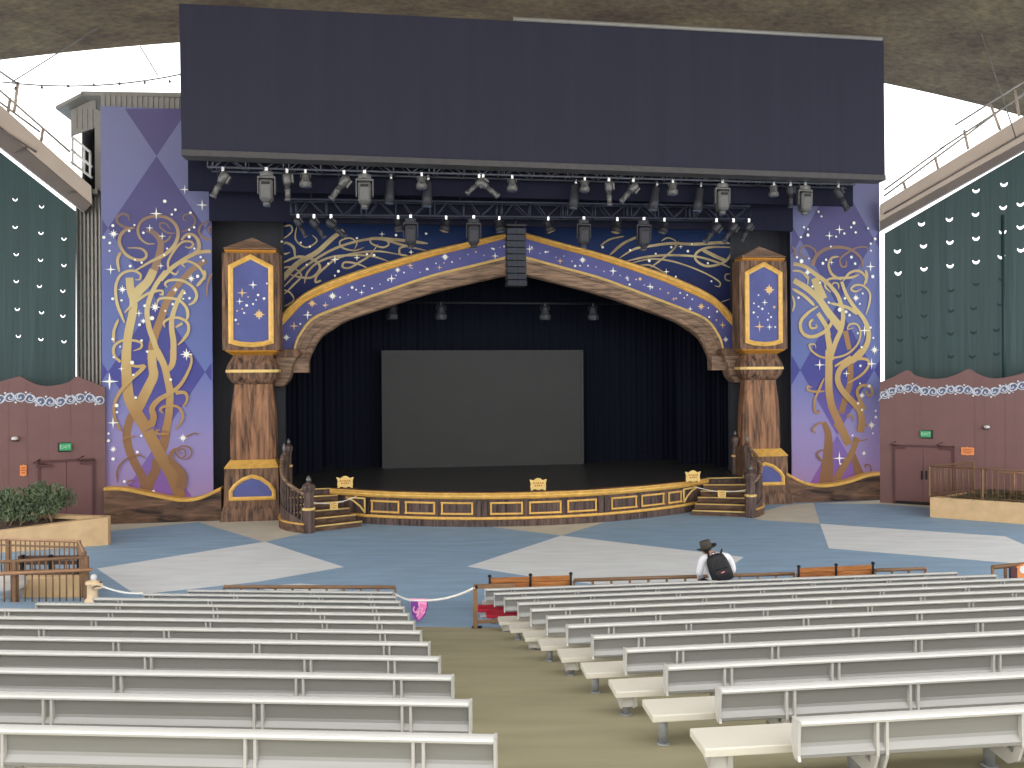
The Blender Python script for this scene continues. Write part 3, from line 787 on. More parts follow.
    part('cord', MB().tube(sag(a, b, .12), .016, 6), 'rope_white', rp)
    for e in (a, b): part('hook', MB().lathe(e, [(.01, -.03), (.03, 0), (.01, .03)], 8), 'gold_pale', rp)
    c = (a+b)/2; dv = b-a; rot = Matrix.Rotation(math.atan2(dv.y, dv.x), 3, 'Z')
    sg_ = thing('rope_sign', 'small square gold sign hanging on the rope of the %s stage stair' % lab2, 'sign', ST, tuple(c), 'gold signs on the stair ropes')
    part('board', MB().box((c.x, c.y-.03, c.z-.20), (.27, .03, .25), R=rot), 'gold_pale', sg_, bevel=.01)
    m = MB()
    for j, wv in enumerate((.17, .20, .14)): m.box((c.x, c.y-.052, c.z-.14-.06*j), (wv, .006, .022), R=rot)
    part('worn_lettering', m, 'gold_dark', sg_)
stair(-1, 'curved wooden stair with gold nosings and balustrade at the left end of the stage', 'left', .10)
stair(1, 'curved wooden stair with gold nosings and balustrade at the right end of the stage', 'right', .32)

# ornate gold signs standing on the edge of the stage
def edge_sign(px, py, label):
    g = ST.gr(px, py, ZS+.02)
    t0 = thing('stage_sign', label, 'sign', ST, (g.x, g.y+.06, ZS+.03), 'gold signs on the stage edge'); z = ZS+.03; s = g.x; t = g.y+.06
    w, h = .27, .40
    pr = [(-.19, 0), (-.15, .035), (-.08, .035), (-.05, .01), (.05, .01), (.08, .035), (.15, .035), (.19, 0), (.25, .0), (.245, .07), (.26, .12), (.245, .2), (.255, .28), (.29, .36), (.22, .35), (.15, .33), (.10, .37), (.04, .40), (-.04, .40), (-.10, .37), (-.15, .33), (-.22, .35), (-.29, .36), (-.255, .28), (-.245, .2), (-.26, .12), (-.245, .07), (-.25, 0)]
    part('plaque', MB().prism([(s+a, z+b) for a, b in pr], t-.02, t+.02, 't'), 'gold_pale', t0, bevel=.008)
    m = MB()
    for j, zz in enumerate((.24, .16)):
        for k in range(5 if j == 0 else 4):
            x = -.14+.07*k+(.035 if j else 0); m.box((s+x, t-.024, z+zz), (.035 if k % 2 else .048, .008, .05))
    part('worn_lettering', m, 'gold_dark', t0)
    m = MB()
    for q in (-.2, .2): m.b2((s+q-.02, t-.01, z-.0), (s+q+.02, t+.14, z+.02))
    part('foot', m, 'gold_dark', t0)
edge_sign(345, 488.5, 'ornate gold sign standing at the left end of the stage edge')
edge_sign(538.5, 491, 'ornate gold sign standing at the middle of the stage edge')
edge_sign(693.5, 482.5, 'ornate gold sign standing at the right end of the stage edge')

# ------------------------------------------------------------------ pillars
PXM = 25.66/770.0
def pz(y): return stn(250, y, 0.1)[1]
def pillar(sg, label):
    sL = stn(250.2, 420, .2)[0] - SC                # left pillar centre (negative)
    c = SC + sL + .06 if sg < 0 else SC - sL - .28
    X = lambda px: c + (px-250.5)*PXM*.955*(1 if sg < 0 else -1)/math.cos(ST.a)
    H = lambda px: abs(px)*PXM*.955
    DB = .74
    t0 = thing('pillar', label, 'pillar', ST, (c, .8, 0), 'wood painted pillars of the stage arch')
    def ring(hw, y, tf, tb): return [(c-hw, tf, pz(y)), (c+hw, tf, pz(y)), (c+hw, tb, pz(y)), (c-hw, tb, pz(y))]
    # plinth
    m = MB(); m.loft([ring(H(31), 520.2, -.12, DB), ring(H(30.5), 510, -.09, DB), ring(H(28.4), 505.5, -.02, DB), ring(H(28.0), 505, .0, DB), ring(H(27), 468, .04, DB)])
    pl = part('plinth', m, 'wood_up', t0)
    m = MB(); m.loft([ring(H(27.5), 468.2, .02, DB), ring(H(27.3), 466.8, .0, DB), ring(H(23.5), 461, .22, DB), ring(H(23), 460.2, .25, DB)]); part('gold_ledge', m, 'gold', pl)
    base_pts = [(227.5, 497), (227, 489), (232, 484.5), (241, 477), (247, 473.8), (253, 473.4), (262, 475.8), (271, 484), (276, 491), (276.2, 498)]
    base_pts = [(232, 496), (232, 491), (235.5, 486), (243.5, 480.3), (251.5, 477.8), (259.5, 480.3), (267.5, 486), (271.2, 491.5), (271.2, 496)]
    P = [(X(a), pz(b)) for a, b in base_pts]
    m = MB(); m.prism(P, -.02, .06, 't'); part('blue_panel', m, 'panel_blue', pl)
    cen = (sum(p[0] for p in P)/len(P), sum(p[1] for p in P)/len(P))
    def frame_loop(P, w, tf, tb):
        cx_, cz_ = sum(p[0] for p in P)/len(P), sum(p[1] for p in P)/len(P); n = len(P); Q = []
        for i in range(n):
            a, b, d = P[i-1], P[i], P[(i+1) % n]
            e1 = Vector((b[0]-a[0], b[1]-a[1])).normalized(); e2 = Vector((d[0]-b[0], d[1]-b[1])).normalized()
            n1 = Vector((-e1.y, e1.x)); n2 = Vector((-e2.y, e2.x)); nn = (n1+n2); nn = nn/max(.3, nn.dot(n1))
            if nn.dot(Vector((b[0]-cx_, b[1]-cz_))) < 0: nn = -nn
            Q.append((b[0]+nn.x*w, b[1]+nn.y*w))
        m = MB(); rings = []
        for i in list(range(n))+[0]:
            p, q = P[i], Q[i]; mid = ((p[0]+q[0])/2, (p[1]+q[1])/2)
            rings.append([(p[0], tb, p[1]), (p[0], tf+.03, p[1]), (mid[0], tf, mid[1]), (q[0], tf+.03, q[1]), (q[0], tb, q[1])])
        return m.loft(rings, cap=False)
    part('gold_frame', frame_loop(P, .125, -.075, .06), 'gold', pl)
    # shaft with entasis
    rows = [(383.8, 19.2), (392, 20), (405, 21.6), (418, 22.6), (430, 23.1), (442, 23.3), (455, 23.2), (460.3, 23)]
    rings = []
    for y, hw in rows[::-1]:
        h = H(hw); d = h*.62; ch = h*.14; mid = .70; z = pz(y)
        rings.append([(c-h+ch, mid-d, z), (c+h-ch, mid-d, z), (c+h, mid-d+ch, z), (c+h, DB, z), (c-h, DB, z), (c-h, mid-d+ch, z)])
    part('shaft', MB().loft(rings), 'wood_shaft', t0)
    # bulb capital
    rows = [(384.2, 19), (382.8, 20.6), (381, 22.4), (377.5, 25), (373, 26.2), (368.5, 26.3), (364.5, 25.2), (360, 22.6), (356.8, 20.6), (355, 20)]
    rings = []
    for y, hw in rows:
        h = H(hw); d = h*.72; ch = h*.2; mid = .70; z = pz(y)
        rings.append([(c-h+ch, mid-d, z), (c+h-ch, mid-d, z), (c+h, mid-d+ch, z), (c+h, DB, z), (c-h, DB, z), (c-h, mid-d+ch, z)])
    cp = part('capital', MB().loft(rings), 'wood_up', t0)
    rings = []
    for y, hw in ((372.6, 26.4), (372.2, 27), (370, 27), (369.6, 26.4)):
        h = H(hw); d = h*.72; ch = h*.2; mid = .70; z = pz(y)
        rings.append([(c-h+ch, mid-d, z), (c+h-ch, mid-d, z), (c+h, mid-d+ch, z), (c+h, DB, z), (c-h, DB, z), (c-h, mid-d+ch, z)])
    part('gold_band', MB().loft(rings), 'gold_pale', cp)
    m = MB(); m.loft([ring(H(20), 355.2, .30, DB), ring(H(23.5), 353, .20, DB), ring(H(26), 351.6, .12, DB), ring(H(26), 350, .10, DB)]); part('gold_neck', m, 'gold_dark', cp)
    # panelled box
    m = MB(); m.loft([ring(H(29.2), 350.2, .10, DB), ring(H(29.0), 253, .12, DB)]); bx = part('panel_box', m, 'wood_up', t0)
    P = [(X(a), pz(b)) for a, b in ((233.3, 339.8), (233.3, 268.6), (250.8, 259.8), (268.5, 268.6), (268.5, 339.8), (262, 341.6), (251, 342.4), (240, 341.6))]
    pm = MB().prism(P, .07, .13, 't')
    part('gold_frame', frame_loop(P, .16, .0, .13), 'gold', bx)
    stars = [('s', 242, 293, 5.2, 1), ('s', 253, 285, 4.6, 0), ('e', 259, 314.5, 5.5, 1), ('s', 239.5, 301.5, 3.6, 0), ('d', 246.5, 305.5, 1.4, 0), ('d', 258, 295, 1.3, 0), ('d', 264, 298.5, 1.4, 0), ('d', 253, 304, 1.0, 0), ('d', 235.5, 320, 1.3, 0), ('d', 242, 309, .9, 1), ('d', 256, 300, .8, 0), ('d', 244, 313, 1.0, 0), ('d', 237, 311, .8, 1), ('d', 248, 297, .8, 1), ('d', 267, 283.5, .9, 0), ('d', 238, 324, .8, 1)]
    if sg > 0: stars = [('e', 244, 285, 6.2, 1), ('s', 249.5, 299, 4.0, 0), ('s', 256, 325.5, 6.4, 1), ('s', 244, 326, 3.8, 0), ('d', 252.5, 306, 1.4, 0), ('d', 257, 303.5, 1.0, 0), ('d', 262.5, 300, 1.0, 0), ('d', 263, 310, 1.3, 0), ('d', 238, 304, 1.5, 1), ('d', 242, 315, 1.2, 0), ('d', 246, 318, 1.1, 0), ('d', 258, 315, .8, 0), ('d', 257, 291, .9, 0), ('d', 237, 326, 1.0, 0), ('d', 245, 311, .7, 0)]
    m = pm
    for k, a, b, r, g in stars:
        q = (X(a), pz(b)); r *= PXM
        if k == 's': m.star(q, r, .066, 4, .2, 1+g)
        elif k == 'e': m.star(q, r, .066, 8, .5, 1+g)
        else: m.dot(q, r, .066, 1+g)
    part('blue_panel', m, ['panel_blue', 'star_white', 'star_gold'], bx)
    # roof cap
    m = MB(); m.loft([ring(H(25), 253.2, .14, DB), ring(H(26.2), 251.4, .06, DB), ring(H(26.2), 250.2, .06, DB), ring(H(25), 249.2, .12, DB)]); part('gold_eaves', m, 'gold_dark', t0)
    m = MB(); m.loft([ring(H(26.8), 249.2, .02, DB+.04), ring(H(26.8), 248.4, .02, DB+.04), ring(H(.8), 236.2, .40, .46)]); part('cap', m, 'wood_side', t0)
    return c
cl = pillar(-1, 'left wood grained pillar with starry blue panel and gold frames')
cr = pillar(1, 'right wood grained pillar with starry blue panel and gold frames')

# ------------------------------------------------------------------ proscenium arch
def half(pts, t=TA):
    return [stn(x, y, t) for x, y in pts]
outer = half([(280.6, 316), (286, 308.5), (293.4, 301.6), (307.5, 291), (332.5, 279.5), (363.8, 268.6), (395, 259.5), (430, 250), (470, 241), (502, 233.4), (517, 229.8)])
mid1 = half([(280.6, 327), (290, 317.5), (306, 302), (337, 288), (370, 275.6), (430, 257.6), (475, 246.6), (502, 239.7), (517, 236.0)])
mid2 = half([(293.6, 349), (296, 340), (299, 334), (307, 322.6), (318, 314.6), (345, 304.4), (385, 290.5), (430, 275.4), (470, 265.5), (507.8, 256.2), (517, 254)])
inn_ = half([(308, 366), (309, 360), (311.4, 353.6), (320, 338.5), (336, 327), (350, 319.5), (390, 306), (430, 293.4), (470, 283.6), (509, 274.6), (517, 272.6)])
blu_b = half([(281, 349), (293.6, 349)])
N = 60
def mirror(p): return [(2*SA - a, b) for a, b in p[::-1]]
SA = stn(516.5, 260, TA)[0]
for L_ in (outer, mid1, mid2, inn_): L_[-1] = (SA, L_[-1][1])
def both(p): q = resample(smooth(p, 6), N); return q + mirror(q)[1:]
O_, M1, M2, I_ = both(outer), both(mid1), both(mid2), both(inn_)
SLF = sl1 - .0; 
t0 = thing('proscenium_arch', 'tall pointed wooden arch with starry blue band and gold mouldings around the stage', 'arch', ST, (SA, TA, 0))
gp = [(0, .10), (.0, -.02), (.03, -.07), (.06, -.05), (.09, -.12), (.14, -.13), (.17, -.09), (.20, -.10), (.235, -.04), (.235, .10)]
m = MB(); A_, B_ = M1, O_
rings = []
for a, b in zip(A_, B_):
    d = ((b[0]-a[0]), (b[1]-a[1]))
    rings.append([(a[0]+d[0]*q, TA+tq, a[1]+d[1]*q) for q, tq in ((0, .12), (0, -.02), (.12, -.09), (.25, -.07), (.38, -.15), (.52, -.17), (.62, -.12), (.75, -.12), (.9, -.06), (1, .0), (1, .12))])
part('gold_moulding', m.loft(rings), 'gold', t0)
# blue band: from M1 to M2; lower ends reach the corbels
bm_ = MB(); bm_.strip(M1, M2, TA, TA+.2)
m = MB(); rings = []
for a, b in zip(M2, I_):
    l = math.hypot(b[0]-a[0], b[1]-a[1]); e = ((b[0]-a[0])/l, (b[1]-a[1])/l)
    rings.append([(a[0]+e[0]*q, TA+tq, a[1]+e[1]*q) for q, tq in ((-.02, .05), (-.01, -.05), (.035, -.09), (.08, -.05), (.09, .05))])
part('gold_inner_line', m.loft(rings), 'gold_pale', t0)
m = MB(); rings = []
for a, b in zip(M2, I_):
    d = ((b[0]-a[0]), (b[1]-a[1]))
    rings.append([(a[0]+d[0]*q, TA+tq, a[1]+d[1]*q) for q, tq in ((.08, .3), (.10, -.02), (.3, .0), (.34, .04), (.66, .06), (.7, .02), (.92, .0), (1, .08), (1, .34), (.08, .34))])
part('wooden_reveal', m.loft(rings), 'wood_side', t0)
# stars on the band (entered as photo positions projected on to the band's own plane)
STB = [('s', 307.5, 315, 5.2, 0), ('e', 312, 303.5, 4.6, 1), ('s', 325.5, 305, 4, 1), ('e', 332.5, 296, 4.6, 0), ('s', 294, 326, 5, 1), ('e', 286.3, 337.5, 4, 0), ('s', 361.5, 292.5, 3.4, 0), ('d', 352, 287.5, 2.0, 0), ('s', 391.5, 278.5, 5, 0), ('e', 397.5, 270, 3.4, 0), ('s', 410, 265.5, 4, 1), ('d', 427, 269, 1.8, 0), ('e', 445, 257, 4.4, 0), ('s', 439.5, 267.5, 3.2, 1), ('s', 495, 256, 4.2, 0), ('d', 493.5, 249, 1.6, 0), ('d', 504, 246.5, 1.4, 0), ('s', 529.5, 249, 5, 0), ('d', 545.5, 252, 1.6, 0), ('s', 560, 261, 4, 1), ('e', 582.5, 260, 4.2, 0), ('d', 575, 266, 1.8, 0), ('s', 613, 271, 5, 0), ('s', 627, 278, 3.2, 0), ('s', 650, 286.5, 4.6, 0), ('d', 640, 279, 2.2, 1), ('s', 673.5, 299, 3, 1), ('s', 690, 309, 3.6, 0), ('e', 701, 306.5, 4.6, 1), ('s', 722.5, 325, 4.4, 1), ('d', 717, 311.5, 1.6, 0), ('e', 725.5, 339.5, 3.8, 0), ('d', 709, 317, 1.4, 0), ('d', 680, 293, 1.4, 0), ('d', 687, 295, 1.2, 0), ('d', 629.5, 284.5, 1.6, 0)]
rnd = random.Random(3)
for px in range(300, 735, 8):
    if 505 < px < 528: continue
    f = rnd.random()
    s_ = stn(px, 280, TA)[0]
    i = min(range(len(M1)), key=lambda k: abs(M1[k][0]-s_)); j = min(range(len(M2)), key=lambda k: abs(M2[k][0]-s_))
    z = M2[j][1]+.2 + (M1[i][1]-M2[j][1]-.4)*f
    STB.append(('D', s_, z, rnd.choice((.6, .8, 1.0)), rnd.choice((0, 0, 1))))
m = bm_
for k, a, b, r, g in STB:
    g += 1
    if k == 'D': m.dot((a, b), r*PXM, TA-.006, g); continue
    q = stn(a, b, TA); r *= PXM
    if k == 's': m.star(q, r, TA-.006, 4, .2, g)
    elif k == 'e': m.star(q, r, TA-.006, 8, .42, g)
    else: m.dot(q, r*.8, TA-.006, g)
part('star_band', m, ['band_blue', 'star_white', 'star_gold'], t0)
# lower corners of the band and corbels
for sg in (-1, 1):
    Q = lambda pts: [(p if sg < 0 else (2*SA-p[0], p[1])) for p in half(pts)]
    m = MB(); m.prism(Q([(279, 318), (281.6, 327), (288, 320), (292.5, 345), (293.6, 352), (279, 352)]), TA+.004, TA+.2, 't'); part('band_foot', m, 'band_blue', t0)
    m = MB(); m.prism(Q([(293.3, 349), (296.2, 350), (294.8, 357), (305.5, 357), (309, 354.5), (309, 372.8), (293, 372.8), (292, 355)]), TA-.12, TA+.34, 't'); part('reveal_foot', m, 'wood_side', t0, bevel=.03)
    cpts = [(276, 349.6), (296, 349.6), (298.8, 352), (299, 355), (296, 358.5), (292, 366), (291, 373.5), (288.5, 380), (283, 386.5), (274, 386.5), (274, 375)]
    CF = TA-.40; cq = [(p if sg < 0 else (2*SA-p[0], p[1])) for p in half(cpts, CF)]
    m = MB(); m.prism(cq, CF, TA+.3, 't'); part('corbel', m, 'wood_side', t0, bevel=.05)
    m = MB(); m.prism([(p if sg < 0 else (2*SA-p[0], p[1])) for p in half([(275, 349), (297.5, 349), (300, 352), (300, 354.5), (297.5, 357), (275, 357)], CF-.05)], CF-.06, TA+.3, 't'); part('corbel_cap', m, 'wood_up', t0, bevel=.03)
# spandrels
def vine_t(o, scale, pts, w0, w1=None, k=7):
    q = smooth([(o[0]+x/scale, o[1]+y/scale) for x, y in pts], k); n = len(q); w1 = w0 if w1 is None else w1
    def tp(i):
        if max(w0, w1) >= 34: return 1.0
        f = i/(n-1.0); return min(1.0, .35+f/.16*.65, .35+(1-f)/.16*.65)
    return q, [(w0+(w1-w0)*i/(n-1))/scale*1.06*tp(i) for i in range(n)]
TS = TA + .22
m = MB(); top = 10.6
upper = [(a, b-.12) for a, b in O_]
upper = [(min(upper[0][0], sl1-.02), upper[0][1]-.9)] + upper + [(max(upper[-1][0], sr0+.02), upper[-1][1]-.9)]
m.strip(upper, [(a, top) for a, b in upper], TS, TS+.1)
spm = m
K_, M_ = (270, 210), (600, 210)
VS = [(K_, [(80, 440), (180, 340), (300, 270), (400, 180), (470, 130)], 34, 26), (K_, [(80, 500), (180, 400), (300, 310), (420, 245), (560, 200), (700, 185), (850, 225), (1000, 260)], 14, 16), (K_, [(90, 540), (150, 480), (200, 420), (150, 370), (90, 370), (80, 400)], 12, 10),
 (K_, [(160, 310), (150, 240), (100, 210), (70, 240), (90, 280), (130, 270)], 18, 10), (K_, [(80, 340), (180, 300), (280, 320), (320, 370), (270, 430), (190, 430), (120, 410)], 18, 12), (K_, [(220, 470), (240, 400), (300, 340), (400, 300), (520, 290), (650, 295), (760, 330)], 14, 12),
 (K_, [(310, 460), (325, 452), (292, 462), (300, 420), (350, 370), (430, 310), (560, 275), (700, 265), (850, 290)], 13, 13), (K_, [(640, 380), (560, 345), (480, 335), (465, 365), (510, 370), (580, 330), (640, 290), (690, 220)], 12, 12), (K_, [(600, 240), (540, 260), (460, 240), (450, 200), (510, 180), (555, 210), (540, 250)], 11, 9),
 (K_, [(740, 190), (760, 220), (720, 240), (650, 215), (640, 180)], 11, 11), (K_, [(640, 180), (800, 190), (1010, 215)], 20, 18), (K_, [(880, 292), (832, 284), (832, 244), (880, 232)], 14, 12), (K_, [(80, 510), (130, 530), (150, 580), (80, 622)], 11, 8), (K_, [(80, 110), (130, 100), (140, 140), (80, 190)], 10, 9), (K_, [(170, 110), (165, 190), (230, 240), (300, 200), (270, 160)], 10, 8),
 (M_, [(60, 290), (140, 220), (220, 180), (300, 150)], 18, 14), (M_, [(120, 310), (220, 250), (330, 230), (450, 215), (600, 220), (760, 210), (830, 215)], 14, 22), (M_, [(160, 330), (300, 300), (450, 290), (620, 300), (760, 340), (830, 370)], 14, 14), (M_, [(200, 340), (320, 315), (440, 325), (560, 360), (680, 410), (760, 460), (760, 490), (730, 485)], 12, 9),
 (M_, [(320, 370), (400, 310), (470, 250), (500, 200)], 12, 12), (M_, [(240, 360), (320, 355), (420, 410)], 12, 10), (M_, [(830, 240), (700, 240), (620, 270), (610, 320), (680, 360), (780, 340), (830, 290), (830, 230)], 16, 16), (M_, [(640, 250), (740, 300), (810, 330)], 26, 22), (M_, [(830, 410), (800, 415), (800, 445), (830, 455)], 10, 10), (M_, [(390, 200), (430, 180), (480, 200), (470, 230)], 10, 8), (M_, [(770, 590), (830, 570)], 7, 6), (M_, [(0, 230), (60, 190), (150, 170)], 11, 11)]
m = spm
for i, (o, pts, w0, w1) in enumerate(VS):
    q, w = vine_t(o, 6.4, pts, w0, w1)
    m.ribbon([stn(a, b, TS) for a, b in q], [x*PXM*1.04 for x in w], TS-.006-.002*i, 1)
for (px, py, r, k) in ((335, 259.8, 5, 's'), (357, 258, 3.6, 's'), (382, 234.5, 3.4, 's'), (396, 235.5, 1.8, 'd'), (338.5, 271.5, 2, 'd'), (328.5, 264, 1.6, 'd'), (374, 255.5, 2, 'd'), (367, 254.5, 1.6, 'd'), (411, 252.5, 3, 's'), (426, 234, 1.8, 'd'), (310, 247, 1.6, 'd'), (301, 243, 1.4, 'd'), (282, 242, 1.6, 'd'), (307, 265, 1.4, 'd'), (335, 276, 1.4, 'd'), (357, 238.5, 1.5, 'd'), (680, 247, 2.8, 's'), (687, 251.5, 2.0, 'd'), (648.5, 261, 2.2, 'd'), (665.5, 272, 4, 's'), (675, 277, 1.6, 'd'), (670.5, 247.5, 1.8, 'd'), (707, 263.5, 1.8, 'd'), (710.5, 281.5, 1.5, 'd'), (629.5, 250.5, 1.8, 'd'), (691, 244.5, 1.4, 'd'), (655, 254, 1.4, 'd'), (602, 247.5, 2, 'd')):
    q = stn(px, py, TS)
    if k == 's': m.star(q, r*PXM, TS-.08, 4, .22, 2)
    else: m.dot(q, r*PXM*.8, TS-.08, 2)
part('spandrel_cloth', m, ['spandrel_blue', 'vine_dim', 'star_white'], t0)

# ------------------------------------------------------------------ banners with painted vines
PXR = 28.4/770.0
def dia(c, hw, hh): return [(c[0], c[1]-hh), (c[0]+hw, c[1]), (c[0], c[1]+hh), (c[0]-hw, c[1])]
def clip(poly, x0, x1, y0, y1):
    def cl(P, ins, inter):
        out = []
        for i in range(len(P)):
            a, b = P[i-1], P[i]
            if ins(b):
                if not ins(a): out.append(inter(a, b))
                out.append(b)
            elif ins(a): out.append(inter(a, b))
        return out
    def ix(v): return lambda a, b: (v, a[1]+(b[1]-a[1])*(v-a[0])/(b[0]-a[0]))
    def iy(v): return lambda a, b: (a[0]+(b[0]-a[0])*(v-a[1])/(b[1]-a[1]), v)
    for ins, it in ((lambda p: p[0] >= x0, ix(x0)), (lambda p: p[0] <= x1, ix(x1)), (lambda p: p[1] >= y0, iy(y0)), (lambda p: p[1] <= y1, iy(y1))):
        if poly: poly = cl(poly, ins, it)
    return poly
A1, B1, C1, D1 = (95, 190), (95, 270), (95, 350), (95, 420)
VL = [(D1, [(345, -70), (305, -20), (285, 40), (270, 130), (290, 250), (340, 370), (400, 480), (430, 590)], 60, 66, 1), (D1, [(520, 330), (520, 420), (470, 520), (440, 600)], 60, 90, 1), (D1, [(610, 60), (590, 200), (560, 290)], 70, 66, 1),
 (A1, [(440, 340), (500, 365), (550, 420), (560, 490), (520, 640), (470, 768)], 36, 62, 1), (B1, [(500, 0), (450, 100), (380, 170), (320, 250)], 62, 80, 0),
 (B1, [(950, -85), (890, -45), (820, 5), (700, 140), (620, 260), (560, 420), (500, 600), (480, 768)], 40, 66, 1), (C1, [(485, 0), (490, 130), (500, 220), (450, 330), (385, 460), (335, 545)], 64, 86, 0),
 (B1, [(760, 170), (700, 280), (660, 400), (655, 500), (670, 620), (668, 768)], 30, 50, 0), (C1, [(668, 0), (665, 100), (640, 150), (600, 175)], 50, 40, 0),
 (B1, [(295, 65), (305, 170), (330, 260), (320, 380), (290, 520), (275, 640), (272, 768)], 60, 68, 0), (C1, [(268, 0), (270, 200), (290, 400), (370, 560), (450, 680)], 72, 96, 0), (D1, [(450, 90), (510, 210), (580, 340), (660, 480), (730, 660)], 92, 92, 0),
 (A1, [(1000, 525), (900, 530), (800, 570), (720, 620), (640, 680), (560, 768)], 28, 36, 0), (B1, [(605, 10), (520, 130), (470, 240), (445, 350), (460, 480), (500, 600), (560, 768)], 34, 44, 0), (C1, [(530, 0), (590, 130), (620, 250), (640, 350), (640, 420), (630, 560), (605, 690)], 50, 62, 0),
 (A1, [(345, 690), (480, 610), (600, 550), (680, 470), (710, 380), (690, 300), (620, 240), (520, 225), (420, 250), (370, 320), (380, 400), (440, 455), (510, 460)], 32, 18, 0), (A1, [(290, 265), (285, 220), (235, 205), (190, 235), (195, 275), (240, 310), (300, 330), (345, 325)], 18, 26, 1), (A1, [(330, 320), (260, 345), (215, 400), (215, 470), (265, 550), (350, 595), (420, 590), (440, 545), (390, 500), (280, 495)], 30, 18, 0),
 (A1, [(690, 370), (620, 365), (560, 320), (560, 285), (610, 290), (645, 340)], 15, 12, 1), (A1, [(650, 390), (620, 430), (580, 450)], 16, 18, 1), (A1, [(790, 270), (755, 250), (765, 215), (820, 210), (855, 250), (845, 300), (790, 340), (735, 360)], 14, 16, 1), (A1, [(1000, 310), (965, 330), (985, 370)], 14, 14, 1), (A1, [(985, 260), (910, 300), (890, 360), (930, 410), (1000, 430)], 16, 20, 1),
 (A1, [(770, 485), (810, 495), (840, 465), (810, 440), (740, 450), (670, 530), (625, 620), (640, 690), (690, 720), (715, 690)], 18, 18, 0), (A1, [(740, 430), (780, 385), (840, 385), (885, 440), (885, 510), (850, 545)], 18, 34, 0), (A1, [(225, 530), (195, 600), (210, 700)], 26, 20, 0),
 (A1, [(770, 660), (745, 630), (800, 610), (880, 650), (930, 720), (938, 768)], 18, 22, 0), (B1, [(936, 0), (935, 60), (870, 140)], 22, 26, 0),
 (B1, [(345, 85), (385, 80), (390, 40), (340, 10), (270, 15), (210, 60), (180, 150), (190, 280), (230, 390), (255, 450)], 16, 26, 0), (B1, [(255, 365), (330, 290), (440, 210), (530, 180), (575, 180), (580, 210), (550, 205)], 24, 16, 0), (B1, [(620, 150), (600, 120), (640, 90), (740, 90), (830, 140), (870, 210), (850, 270), (800, 300)], 18, 26, 0), (B1, [(530, 300), (550, 250), (630, 240), (720, 260), (780, 320), (795, 390), (780, 430)], 18, 26, 0),
 (B1, [(600, 490), (590, 450), (640, 415), (720, 410), (790, 450), (800, 520), (760, 590), (710, 640)], 18, 26, 0), (B1, [(750, 455), (690, 490)], 22, 14, 0), (B1, [(205, 420), (165, 520), (165, 620)], 20, 24, 0), (B1, [(330, 690), (395, 665), (395, 620), (320, 600), (230, 605), (170, 650), (165, 720), (215, 790)], 16, 24, 0), (C1, [(160, 10), (175, 60), (225, 100)], 24, 20, 0), (B1, [(1000, 30), (965, 110), (955, 230)], 22, 10, 1),
 (C1, [(430, 130), (390, 180), (310, 250), (230, 340), (180, 430), (165, 520), (180, 600), (225, 690)], 34, 18, 0), (C1, [(310, 130), (370, 140), (430, 130)], 20, 26, 0), (C1, [(820, 30), (825, 110), (780, 220), (720, 310), (640, 370), (540, 430), (490, 500), (505, 570), (480, 650)], 14, 56, 0), (C1, [(690, 365), (770, 365), (790, 420), (755, 485)], 34, 14, 0), (C1, [(590, 540), (560, 510), (600, 480), (700, 480), (745, 530), (745, 600), (690, 680)], 22, 20, 0), (C1, [(560, 680), (525, 690), (545, 715), (640, 712)], 14, 22, 0),
 (D1, [(890, 120), (840, 115), (760, 155)], 10, 12, 1), (D1, [(745, 285), (720, 275), (725, 250), (765, 250), (775, 300), (735, 325), (700, 290), (692, 260), (740, 222), (800, 228), (830, 275), (800, 325), (750, 335)], 10, 12, 1), (D1, [(700, 240), (655, 280), (660, 350), (720, 420), (750, 480), (735, 580)], 16, 84, 1), (D1, [(230, 180), (280, 145), (350, 140)], 12, 14, 0), (D1, [(440, 330), (390, 300), (300, 315), (230, 370), (195, 440), (200, 530)], 10, 18, 1), (D1, [(300, 570), (285, 530), (320, 510), (345, 530)], 10, 10, 1)]
E1, G1, I1, J1 = (780, 190), (780, 270), (780, 350), (780, 420)
